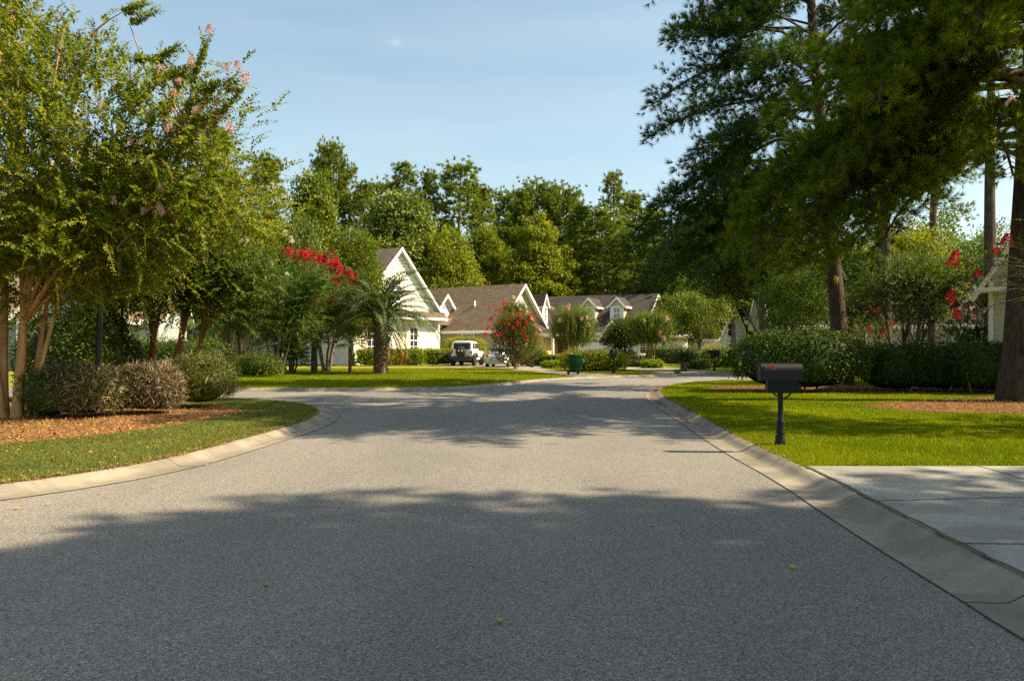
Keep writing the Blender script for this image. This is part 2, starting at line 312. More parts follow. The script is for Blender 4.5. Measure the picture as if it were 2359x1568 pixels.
# ------------------------------------------------------------------ ground, road, kerbs
def flat(name, pts, z, mat, kind='structure', label=None, cat=None, thick=0):
    mb = MB(); P = [Vector((p[0], p[1], 0)) for p in pts]
    v = np.array([(p[0], p[1], z) for p in pts]); mb.add(v, tessellate_polygon([P]))
    if thick:
        n = len(pts); v2 = np.vstack([v, v-[0, 0, thick]]); mb.add(v2, [[i, n+i, n+(i+1) % n, (i+1) % n] for i in range(n)])
    o = mb.build(name, mat); tag(o, label, cat, None, kind)
    me = o.data
    up = sum(p.normal.z*p.area for p in me.polygons)
    if up < 0: me.flip_normals()
    return o
def smooth_line(P, it=2):
    P = [np.array(p[:2], float) for p in P]
    for _ in range(it):
        Q = [P[0]]
        for a, b2 in zip(P[:-1], P[1:]): Q += [a*.75+b2*.25, a*.25+b2*.75]
        Q.append(P[-1]); P = Q
    return np.array(P)
def offset(L, d):
    T = nrm(np.gradient(L, axis=0)); Nn = np.stack([-T[:, 1], T[:, 0]], 1); return L+Nn*d
PROF = [(0, .006), (.03, .006), (.27, .003), (.33, .008), (.39, .026), (.45, .056), (.50, .082), (.56, .098), (.62, .104)]
PROF = [(d_*.8, z_) for d_, z_ in PROF]
def kerb(name, L, side, joints, label):
    mb = MB(); rows = []
    for d, z in PROF:
        o = offset(L, side*d); rows.append(np.column_stack([o, np.full(len(o), z)]))
    rows.append(np.column_stack([offset(L, side*.497), np.full(len(L), -.1)]))
    Vv = np.stack(rows, 1); n, k = Vv.shape[:2]
    mb.add(Vv.reshape(-1, 3), [[i*k+j, i*k+j+1, (i+1)*k+j+1, (i+1)*k+j] for i in range(n-1) for j in range(k-1)], 0, True)
    # expansion joints, thin dark lines 3 mm proud across the profile
    cum = np.concatenate([[0], np.cumsum(np.linalg.norm(np.diff(L, axis=0), axis=1))])
    for s in np.arange(joints, cum[-1], 3.05):
        i = min(max(np.searchsorted(cum, s)-1, 0), len(L)-2); t = (s-cum[i])/max(cum[i+1]-cum[i], 1e-6)
        pr = []
        for j in range(len(PROF)):
            p = Vv[i, j]*(1-t)+Vv[i+1, j]*t; pr.append(p+[0, 0, .003])
        T2 = nrm((L[i+1]-L[i])[None])[0]; T2 = np.array([T2[0], T2[1], 0])*.006
        pr = np.array(pr); vv = np.vstack([pr-T2, pr+T2]); kk = len(pr)
        mb.add(vv, [[a, a+1, kk+a+1, kk+a] for a in range(kk-1)], 1)
    # dark seam along the asphalt
    a = offset(L, side*-.006); c_ = offset(L, side*.004); kk = len(L)
    wob = np.sin(np.arange(kk)*1.7)*.004
    vv = np.vstack([np.column_stack([a+wob[:, None], np.full(kk, .008)]), np.column_stack([c_, np.full(kk, .009)])])
    mb.add(vv, [[i, i+1, kk+i+1, kk+i] for i in range(kk-1)], 1)
    o = mb.build(name, [M['curb'], M['joint']]); tag(o, kind='structure'); return o
flat('ground', [(-900, -200), (900, -200), (900, 1500), (-900, 1500)], -.06, M['lawn_far'])
flat('road', [(-70, -14), (20, -14), (20, 16), (60, 30), (60, 62), (-70, 42)], 0, M['asphalt'])
def dens(L, step=.35):
    out = [L[0]]
    for a, b2 in zip(L[:-1], L[1:]):
        n = max(1, int(np.linalg.norm(b2-a)/step)); n = min(n, 60)
        for i in range(1, n+1): out.append(a+(b2-a)*i/n)
    return np.array(out)
LR = dens(smooth_line([(2.55, -6), (2.66, 1), (2.78, 4.22), (2.83, 5.06), (2.87, 5.92), (2.94, 7.02), (3.13, 9.26), (3.16, 11.18), (3.3, 13.5), (3.52, 16.2), (3.8, 20.5), (4.2, 24.9), (5.0, 28.3), (6.5, 31.9), (10.1, 35.6), (17, 38.5), (30, 41), (60, 45)]))
LL = dens(smooth_line([(-14, -6), (-11.5, 0), (-8.4, 4.5), (-6.4, 6.9), (-5.29, 8.03), (-4.72, 8.81), (-4.2, 10.0), (-4.0, 11.4), (-3.88, 12.8), (-3.72, 14.4), (-3.68, 16.4), (-4.1, 18.6), (-5.0, 20.6), (-6.6, 22.2), (-9, 23.1), (-14, 23.5), (-24, 23.7), (-60, 24)]))
LF = dens(smooth_line([(-60, 29.5), (-20, 28.3), (-10.2, 27.7), (-6.0, 27.5), (-3.6, 27.7), (-1.8, 28.4), (-.6, 30.4), (.83, 33.6), (2.1, 36.2), (4.3, 38.5), (8.7, 41.4), (12.5, 43.7), (20, 46.6), (34, 50), (60, 54)]))
kerb('curb', LR, -1, 1.7, ''); kerb('curb', LL, 1, .9, ''); kerb('curb', LF, 1, 2.1, '')
lr = offset(LR, -.492); ll = offset(LL, .492); lf = offset(LF, .492)
flat('lawn', list(map(tuple, lr))+[(60, -6)], LZ, M['lawn'])
flat('lawn', list(map(tuple, ll))+[(-60, -6)], LZ, M['verge'])
flat('lawn', list(map(tuple, lf))+[(400, 80), (400, 700), (-400, 700), (-400, 45)], LZ, M['lawn_far'])
# right driveway slab and its joints
dx0 = lambda y: float(np.interp(y, lr[:, 1], lr[:, 0]))
flat('driveway', [(dx0(y)+.02, y) for y in np.linspace(4.98, 9.67, 12)]+[(22, 9.67), (22, 4.98)], LZ+.012, M['slab'], thick=.02)
mb = MB()
def strip(mb, P, wd, z, mat=0):
    P = np.array(P, float); T = nrm(np.gradient(P, axis=0)); Nn = np.stack([-T[:, 1], T[:, 0]], 1)*wd/2; n = len(P)
    mb.add(np.vstack([np.column_stack([P-Nn, np.full(n, z)]), np.column_stack([P+Nn, np.full(n, z)])]), [[i, i+1, n+i+1, n+i] for i in range(n-1)], mat)
def wobble(a, b2, n=24, amp=.008):
    t = np.linspace(0, 1, n)[:, None]; return np.array(a)*(1-t)+np.array(b2)*t+rng.normal(size=(n, 2))*amp
strip(mb, wobble((dx0(7.5), 7.48), (12, 8.6)), .018, LZ+.016); strip(mb, wobble((5.78, 9.66), (5.6, 5.0)), .018, LZ+.016)
strip(mb, wobble((dx0(5.85), 5.87), (12, 4.6+1)), .018, LZ+.016)
strip(mb, [(dx0(y)+.03+rng.normal()*.008, y) for y in np.linspace(5, 9.66, 40)], .035, LZ+.015)
strip(mb, wobble((dx0(9.66), 9.63), (4.5, 8.65), 12, .004), .008, LZ+.016)
tag(mb.build('driveway_joints', M['joint']), kind='structure')
flat('driveway', [(3.2, 38.4), (1.1, 46.3), (-2.2, 54.4), (-5.2, 57.0), (-7.5, 62), (-9, 71), (1, 73), (2.3, 60), (1.9, 51.5), (3.6, 43.5), (6.2, 40.8)], LZ+.012, M['slab_far'], thick=.02)
flat('driveway', [(8.4, 42.2), (13.3, 45.0), (10.4, 52), (11.5, 74), (7, 76), (6.9, 52)], LZ+.012, M['slab_far'], thick=.02)
# beds
bedL = smooth_line([(-30, 9.5), (-9.2, 10.6), (-7.8, 11.7), (-7.0, 12.8), (-6.45, 14.1), (-6.15, 16.0), (-6.0, 17.6), (-6.7, 18.9), (-9, 20.6), (-30, 21.8)], 2)
flat('planting_bed', list(map(tuple, bedL)), LZ+.008, M['mulch'])
bedR = smooth_line([(6.6, 27), (6.9, 25.3), (9, 24.7), (13, 24.4), (20, 24), (22, 30), (8, 29.4), (6.6, 27)], 2)
flat('planting_bed', list(map(tuple, bedR)), LZ+.008, M['straw'])
bedS = smooth_line([(8.5, 19.2), (9.3, 17.6), (11.3, 16.8), (15, 16.9), (22, 17.6), (22, 23), (14, 22.6), (10.5, 20.8), (8.5, 19.2)], 2)
flat('planting_bed', list(map(tuple, bedS)), LZ+.0085, M['straw'])
a0 = np.linspace(0, 2*np.pi, 28)[:-1]
flat('planting_bed', [(-9.6+4.3*np.cos(t), 43.2+1.7*np.sin(t)) for t in a0], LZ+.008, M['straw'])
flat('planting_bed', [(-12+9*np.cos(t), 62.5+2.2*np.sin(t)) for t in a0], LZ+.008, M['straw'])
flat('planting_bed', [(.3+1.7*np.cos(t), 50.5+1.0*np.sin(t)) for t in a0], LZ+.008, M['straw'])

# point in polygon, vectorised
def inside(P, poly):
    poly = np.asarray(poly)[:, :2]; x, y = P[:, 0], P[:, 1]; c = np.zeros(len(P), bool); j = len(poly)-1
    for i in range(len(poly)):
        xi, yi = poly[i]; xj, yj = poly[j]
        q = ((yi > y) != (yj > y)) & (x < (xj-xi)*(y-yi)/(yj-yi+1e-12)+xi); c ^= q; j = i
    return c
def blades(P, h, wd, z0, lean=.5):
    n = len(P); a = rng.uniform(0, 2*np.pi, n); S = np.stack([np.cos(a), np.sin(a), np.zeros(n)], 1)*wd[:, None]/2
    B = np.column_stack([P, np.full(n, z0)]); tip = B+np.column_stack([rng.normal(size=(n, 2))*lean*h[:, None], h])
    v = np.stack([B-S, B+S, tip], 1).reshape(-1, 3); return v, np.arange(3*n).reshape(-1, 3)
def scatter(n, x0, x1, y0, y1, inc, exc=(), pw=1.6):
    u = rng.uniform(0, 1, n); k = 1-pw
    y = (y0**k+(y1**k-y0**k)*u)**(1/k); P = np.column_stack([rng.uniform(x0, x1, n), y])
    vis = np.abs(P[:, 0]) < P[:, 1]*.70+.6; P = P[vis]; P = P[inside(P, inc)]
    for e in exc: P = P[~inside(P, e)]
    return P
polyR = list(map(tuple, offset(LR, -.48)))+[(60, -6)]; slab = [(0, 4.96), (0, 9.68), (30, 9.68), (30, 4.96)]
P = scatter(620000, 3, 16, 9.6, 34, polyR, (slab, bedR, bedS)); d = P[:, 1]
mb = MB(); hh = (.035+.02*rng.random(len(P)))*(1+.25*np.sin(P[:, 0]*2.1+np.sin(P[:, 1]*1.7)*2)); v, f = blades(P, hh, .004+.0007*d, LZ-.003)
mb.add(v, f, 0, False, np.clip(rng.beta(2, 2, len(P))*.9+.12*np.sin(P[:, 0]*.9+P[:, 1]*.5), 0, .93))
k = rng.random(len(P)) < .004; v, f = blades(P[k], hh[k]*2.0, .004+.0006*d[k], LZ, .3); mb.add(v, f, 0, False, 1.0)
tag(mb.build('grass', M['grass_blade']), kind='stuff', label='bright yellow green mown grass on the right front lawn', cat='grass')
polyL = list(map(tuple, offset(LL, .48)))+[(-60, -6)]
P = scatter(420000, -14, -3, 7.5, 24, polyL, (bedL,)); d = P[:, 1]
mb = MB(); hh = .03+.02*rng.random(len(P)); v, f = blades(P, hh, .004+.0007*d, LZ-.003, .7)
mb.add(v, f, 0, False, rng.beta(2, 2, len(P)))
tag(mb.build('grass', M['grass_dry']), kind='stuff', label='pale dry grass of the left verge along the curb', cat='grass')
P = scatter(160000, -14, 14, 27.5, 52, list(map(tuple, offset(LF, .48)))+[(400, 80), (-400, 80)], (), 1.2)
P = P[~inside(P, [(3.2, 38.4), (1.1, 46.3), (-2.2, 54.4), (2.3, 60), (1.9, 51.5), (3.6, 43.5), (6.2, 40.8)])]; P = P[~inside(P, [(8.4, 42.2), (13.3, 45), (10.4, 52), (6.9, 52)])]
mb = MB(); v, f = blades(P, .04+.03*rng.random(len(P)), np.full(len(P), .03), LZ-.003); mb.add(v, f, 0, False, rng.beta(2, 2, len(P))*.8)
tag(mb.build('grass', M['grass_blade']), kind='stuff', label='grass on the lawns across the street', cat='grass')
def litter(name, P, L, wd, mat, z, label, tint=None, flatness=.25):
    n = len(P); A = nrm(np.column_stack([rng.normal(size=(n, 2)), rng.normal(size=n)*flatness])); Nn = nrm(np.column_stack([rng.normal(size=(n, 2))*flatness, np.ones(n)]))
    S = nrm(np.cross(A, Nn)); L_ = L*rng.uniform(.6, 1.3, n)[:, None]; B = np.column_stack([P, np.full(n, z)+rng.random(n)*.02])
    v = np.stack([B, B+A*L_*.5+S*wd/2, B+A*L_, B+A*L_*.5-S*wd/2], 1).reshape(-1, 3)
    mb = MB(); mb.add(v, np.arange(4*n).reshape(-1, 4), 0, False, rng.random(n) if tint is None else tint)
    return tag(mb.build(name, mat), label, 'ground litter', kind='stuff')
P = scatter(70000, -15, -5, 9.5, 22, bedL, (), 1.6)
litter('bark_mulch', P, .07, .022, M['chips'], LZ+.012, 'orange bark chips in the left planting bed')
P = np.vstack([scatter(30000, 4, 22, 24, 30, bedR, (), 1.6), scatter(50000, 8, 22, 16.5, 23.2, bedS, (), 1.6)])
litter('pine_straw', P, .16, .008, M['chips'], LZ+.012, 'rusty pine needles round the right trees')
P = scatter(5200, -13, -3.4, 7.8, 18, polyL, (bedL,)); litter('fallen_leaves', P, .045, .026, M['fallen_dark'], LZ+.02, 'small brown leaves scattered over the left verge', flatness=.5)
P = scatter(420, 3, 10, 9.7, 20, polyR, (slab,)); litter('fallen_leaves', P, .045, .026, M['fallen_dark'], LZ+.03, 'few brown leaves on the right lawn', flatness=.5)
P = np.array([G(d_, e_, 0)[:2] for d_, e_ in ((232, 1137), (110, 1163), (36, 1175), (243, 1150), (820, 978), (1385, 1146), (480, 1072), (930, 1112), (1505, 1210), (620, 1350), (1822, 1305), (1150, 1440))])
litter('fallen_leaves', P, .075, .045, M['fallen'], .012, 'single yellow leaves lying on the asphalt', .9, .15)
def along(L, off, n, y0, y1, spread):
    cum = L[(L[:, 1] > y0) & (L[:, 1] < y1)]; i = rng.integers(0, len(cum)-1, n); t = rng.random(n)[:, None]
    return cum[i]*(1-t)+cum[i+1]*t+rng.normal(size=(n, 2))*spread
Q = offset(LR, -.24); P = along(Q, 0, 2600, 20, 31, .09); P2 = along(Q, 0, 500, 13, 20, .08); P3 = along(offset(LR, -.50), 0, 2600, 9.8, 30, .02)
litter('pine_straw', np.vstack([P, P2]), .13, .009, M['chips'], .0, 'rusty pine needles collected in the right gutter'); litter('pine_straw', P3, .09, .008, M['chips'], LZ+.004, 'brown needles along the back of the right curb')
P = along(offset(LL, .505), 0, 2200, 7.6, 19, .025); litter('bark_mulch', P, .06, .012, M['chips'], LZ+.004, 'brown crumbs along the back of the left curb')

# ------------------------------------------------------------------ foliage builders
def leaves(mb, P, A, Nn, L, W, tint, mat=0, fold=.0):
    P = V3(P); n = len(P); A = nrm(A); S = nrm(np.cross(A, Nn)); Nn = np.cross(S, A)
    L = np.broadcast_to(L, (n,))[:, None]; W = np.broadcast_to(W, (n,))[:, None]
    mid = P+A*L*.45; droop = -Nn*L*.12
    v = np.stack([P, mid+S*W/2, P+A*L+droop, mid-S*W/2], 1).reshape(-1, 3)
    mb.add(v, np.arange(4*n).reshape(-1, 4), mat, False, tint)
def tufts(mb, C, D, k, L, W, spread, tint, mat=0, r=rng):
    C = V3(C); n = len(C); D = nrm(D); C = np.repeat(C, k, 0); D = np.repeat(D, k, 0)
    L = np.repeat(np.broadcast_to(L, (n,)), k)*r.uniform(.7, 1.1, n*k)
    Q = nrm(D+rdir(n*k, r)*spread); base = C-D*(r.random(n*k)*.35*L)[:, None]
    S = nrm(np.cross(Q, rdir(n*k, r)))*W/2
    v = np.stack([base-S, base+S, base+Q*L[:, None]], 1).reshape(-1, 3)
    mb.add(v, np.arange(3*n*k).reshape(-1, 3), mat, False, np.clip(np.repeat(np.broadcast_to(tint, (n,)), k)+r.normal(size=n*k)*.1, 0, 1))
def bez(a, b, c, n=7):
    t = np.linspace(0, 1, n)[:, None]; a, b, c = map(np.asarray, (a, b, c)); return a*(1-t)**2+2*b*t*(1-t)+c*t*t
def ell_points(ells, n, lo=.55, r=rng):
    vol = np.array([e[3]*e[4]*e[5] for e in ells]); ids = r.choice(len(ells), n, p=vol**.8/sum(vol**.8)); E = np.array(ells)[ids]
    u = rdir(n, r); q = r.uniform(lo**2, 1, n)**.5
    return E[:, :3]+u*E[:, 3:6]*q[:, None]
def clump_leaves(mb, C, rc, k, L, W, r=rng, up=.5, tint=None, mat=0, cen=None, flatz=.75):
    n = len(C); Cc = np.repeat(C, k, 0); u = rdir(n*k, r); rad = np.repeat(np.broadcast_to(rc, (n,)), k)*r.random(n*k)**.45
    P = Cc+u*rad[:, None]*[1, 1, flatz]
    A = nrm(u+rdir(n*k, r)*.9+[0, 0, -.15]); Nn = nrm(u*.5+rdir(n*k, r)*.7+[0, 0, up])
    ti = np.repeat(r.normal(size=n)*.12, k)+r.random(n*k)*.75+.08 if tint is None else tint
    leaves(mb, P, A, Nn, L*r.uniform(.7, 1.25, n*k), W*r.uniform(.7, 1.25, n*k), np.clip(ti, 0, 1), mat)
def limbs(mb, base, top, C, r0, sides=7, nmain=5, rl=.3, r=rng, thin=.012):
    base = np.array(base, float); top = np.array(top, float)
    mid = (base+top)/2+np.array([r.normal()*.05, r.normal()*.05, 0])*np.linalg.norm(top-base)
    T = bez(base, mid, top, 10); mb.tube(T, np.linspace(r0, r0*.35, 10), sides, jag=.05)
    for c in C:
        i = r.integers(2, 9); s = T[i]; m_ = (s+c)/2+[0, 0, -.1*np.linalg.norm(c-s)]
        rr = r0*(1-.065*i)*rl; mb.tube(bez(s, m_, c, 5), np.linspace(rr, thin, 5), 5, caps=False)
def broad_mb(ells, base, top, r0, ncl, rc, k, L, W, seed, nl=26, lo=.5, **kw):
    r = np.random.default_rng(seed); C = ell_points(ells, ncl, lo, r); cr_ = MB(); tr = MB()
    clump_leaves(cr_, C, rc*r.uniform(.6, 1.3, ncl), k, L, W, r, **kw)
    limbs(tr, base, top, C[r.permutation(ncl)[:nl]], r0, r=r); return tr, cr_

# hedge / clipped bush
def bush(name, label, cat, loc, a, b_, c, p, n, L, W, mat, seed=0, rz=0, noise_=.08, group=None, core=.86, twigs=0, cut=-.95, depth=.12, stems=0):
    r = np.random.default_rng(seed+100); rt = root(name, label, cat, loc, rz, group)
    ar = np.array([b_*c, a*c, a*b_]); ax = r.choice(3, n, p=ar/ar.sum()); q = r.uniform(-1, 1, (n, 3)); q[np.arange(n), ax] = np.sign(r.normal(size=n))
    q = q*[a, b_, c]; q = q[q[:, 2] > cut*c]; n = len(q)
    pn = (abs(q[:, 0]/a)**p+abs(q[:, 1]/b_)**p+abs(q[:, 2]/c)**p)**(1/p); q = q/pn[:, None]
    g = nrm(np.sign(q)*abs(q/[a, b_, c])**(p-1)/[a, b_, c])
    K = r.normal(size=(6, 3))*2.2/max(.6, min(a, b_, c)); ph = r.random(6)*7
    lump = np.sin(q @ K.T+ph).sum(1)/6
    q2 = q+g*(lump*noise_*2+r.normal(size=n)*depth*.35-depth*.25)[:, None]+[0, 0, c]
    A = nrm(g*.6+rdir(n, r)*.9); Nn = nrm(g*.6+rdir(n, r)*.7+[0, 0, .3])
    mb = MB(); leaves(mb, q2, A, Nn, L*r.uniform(.7, 1.3, n), W*r.uniform(.7, 1.3, n), np.clip(r.random(n)*.8+.1+lump*.15, 0, 1))
    # closed dark core, its colour standing in for shade between the leaves
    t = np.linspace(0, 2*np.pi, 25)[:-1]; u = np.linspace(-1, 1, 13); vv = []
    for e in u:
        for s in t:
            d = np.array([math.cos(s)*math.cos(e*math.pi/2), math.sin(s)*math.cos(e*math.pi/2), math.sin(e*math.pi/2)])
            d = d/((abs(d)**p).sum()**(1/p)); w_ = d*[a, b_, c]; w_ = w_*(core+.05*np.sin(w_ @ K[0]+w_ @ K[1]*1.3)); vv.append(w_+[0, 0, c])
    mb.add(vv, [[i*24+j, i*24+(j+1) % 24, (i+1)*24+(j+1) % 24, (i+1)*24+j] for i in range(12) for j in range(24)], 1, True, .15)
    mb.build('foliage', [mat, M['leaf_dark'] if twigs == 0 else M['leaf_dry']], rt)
    if twigs:
        idx = r.integers(0, n, twigs); s = q[idx]*r.uniform(.78, .97, (twigs, 1))+[0, 0, c]; d = nrm(g[idx]*.6+rdir(twigs, r)*1.3+[0, 0, .1]); ln_ = r.uniform(.10, .28, twigs)*min(1, c*1.6)
        e = s+d*ln_[:, None]; sd = nrm(np.cross(d, rdir(twigs, r)))*.0085; m_ = (s+e)/2+rdir(twigs, r)*.03
        tb = MB(); v = np.stack([s-sd, s+sd, m_+sd*.8, m_-sd*.8], 1).reshape(-1, 3); tt = r.random(twigs); tb.add(v, np.arange(4*twigs).reshape(-1, 4), 0, False, tt)
        v = np.stack([m_-sd*.8, m_+sd*.8, e], 1).reshape(-1, 3); tb.add(v, np.arange(3*twigs).reshape(-1, 3), 0, False, tt)
        tb.build('bare_twigs', M['twig'], rt)
    if stems:
        for i in range(stems):
            tb = MB(); x = r.uniform(-.7, .7)*a; y = r.uniform(-.7, .7)*b_
            tb.tube(bez((x*.7, y*.7, -.02), (x, y, c*.3), (x*1.15, y*1.15, c*.9), 5), np.linspace(.04, .02, 5), 5); tb.build('stem', M['bark_grey'], rt)
    return rt

# crape myrtle: stems rising from a clump, shoots with paired leaves, flower panicles
def shoots(mb, st, S, D, Ls, npair, L, W, r=rng, droop=.25, mat=0, yel=.07, stemr=.004):
    n = len(S); t = np.linspace(.08, 1, npair); D = nrm(D)
    side = nrm(np.cross(D, rdir(n, r))); nn = np.cross(side, D)
    P = S[:, None]+D[:, None]*(Ls[:, None]*t)[..., None]+np.array([0, 0, -1.])*((Ls*droop)[:, None]*t**2)[..., None]
    T = nrm(D[:, None]+np.array([0, 0, -1.])*(2*droop*t)[None, :, None]*np.ones((n, 1, 1)))
    for sg in (-1, 1):
        A = nrm(side[:, None]*sg+T*.55+r.normal(size=P.shape)*.28); Nn = nrm(nn[:, None]*.45+r.normal(size=P.shape)*.38+[.35, -.1, .75])
        taper = (1.05-.55*t**2)[None, :]*r.uniform(.75, 1.15, P.shape[:2])
        ti = np.clip(r.random(P.shape[:2])*.62+.12+r.normal(size=(n, 1))*.08, 0, .86); ti[r.random(ti.shape) < yel] = r.uniform(.9, 1)
        leaves(mb, P.reshape(-1, 3), A.reshape(-1, 3), Nn.reshape(-1, 3), (L*taper).ravel(), (W*taper).ravel(), ti.ravel(), mat)
    if st is not None:
        sd = side*stemr; E = P[:, -1]; m_ = P[:, npair//2]
        v = np.stack([S-sd, S+sd, m_+sd*.7, m_-sd*.7], 1).reshape(-1, 3); st.add(v, np.arange(4*n).reshape(-1, 4), 0)
        v = np.stack([m_-sd*.7, m_+sd*.7, E], 1).reshape(-1, 3); st.add(v, np.arange(3*n).reshape(-1, 3), 0)
    return P[:, -1]
PAN = {}
def panicle(mat, scale=1.0):
    key = (mat.name, round(scale, 1))
    if key not in PAN:
        mb = MB(); n = 170; z = rng.random(n); u = rdir(n); P = np.column_stack([u[:, :2]*(1-z*.75)[:, None]*.11, z*.26-.03])
        leaves(mb, P, nrm(u+[0, 0, .3]), rdir(n), .045, .04, rng.random(n))
        PAN[key] = mb.build('blossom', mat)
        return PAN[key], True
    return PAN[key], False
def blossoms(rt, pts, mat, s0=1.0):
    for p in pts:
        o, new = panicle(mat)
        if not new: o = o.copy(); COL.objects.link(o)
        o.parent = rt; o.location = p; s = s0*rng.uniform(.7, 1.25); o.scale = (s, s, s*rng.uniform(.9, 1.2)); o.rotation_euler = (rng.uniform(-.6, .6), rng.uniform(-.6, .6), rng.uniform(0, 6))
def crape(name, label, loc, stems, ells, nsh, L, W, bark, leaf, seed, npair=12, shl=(.5, .9), nlimb=40, yel=.06, lo=.35, extra=None, outw=.8, r_stem=.075):
    """stems: list of (base_xy, fork point, tips[list], radius) in local coords"""
    r = np.random.default_rng(seed); rt = root(name, label, 'tree', loc); tr = MB(); tips = []
    for bxy, fork, tp, rad in stems:
        P = bez((bxy[0], bxy[1], -.05), ((bxy[0]+fork[0])/2+r.normal()*.05, (bxy[1]+fork[1])/2, fork[2]*.55), fork, 8)
        rr = np.linspace(rad*1.12, rad*.8, 8); rr[0] *= 1.25; tr.tube(P, rr, 10, jag=.06)
        for t_ in tp:
            f = np.array(fork, float); t_ = np.array(t_, float); m_ = f*.5+t_*.5+[(f[0]-t_[0])*.15, (f[1]-t_[1])*.15, .25]
            Q = bez(f, m_, t_, 9); tr.tube(Q, np.linspace(rad*.62, rad*.16, 9), 7, jag=.05); tips.append(Q)
    nc_ = max(30, nsh//26); CC = ell_points(ells, nc_, lo, r); C = CC[r.integers(0, nc_, nsh)]+r.normal(size=(nsh, 3))*[.44, .44, .34]; AP = np.vstack([q[3:] for q in tips]); cen = np.array(ells)[:, :3].mean(0)
    for c in C[r.permutation(nsh)[:nlimb]]:
        j = np.argmin(np.linalg.norm(AP-c+[0, 0, .6], axis=1)); s = AP[j]; tr.tube(bez(s, (s+c)/2+[0, 0, -.15], c, 5), np.linspace(.02, .006, 5), 4, caps=False)
    j = np.argmin(np.linalg.norm(AP[None]-C[:, None]+[0, 0, 1.2], axis=2), axis=1)
    D = nrm(nrm(C-AP[j])*.5+nrm(C-cen)*outw*.5+rdir(nsh, r)*.55+[0, 0, .25])
    cr_ = MB(); Ls = r.uniform(*shl, nsh); S = C-D*Ls[:, None]*.5
    E = shoots(cr_, tr, S, D, Ls, npair, L, W, r, .3, 0, yel)
    if extra is not None:
        for s, e in extra:
            s, e = np.array(s, float), np.array(e, float); j_ = np.argmin(np.linalg.norm(AP-s+[0, 0, .8], axis=1)); tr.tube(bez(AP[j_], (AP[j_]+s)/2+[0, 0, .05], s, 6), np.linspace(.018, .008, 6), 5, caps=False); k = 6; d = e-s; ln_ = np.linalg.norm(d)
            shoots(cr_, tr, np.repeat(s[None], k, 0)+r.normal(size=(k, 3))*.03, np.repeat(d[None]/ln_, k, 0)+r.normal(size=(k, 3))*.06, np.full(k, ln_)*r.uniform(.8, 1, k), int(ln_/.055), L*1.1, W*1.1, r, .05, 0, .03, .006)
    tr.build('trunk', bark, rt); cr_.build('crown', leaf, rt); return rt, E

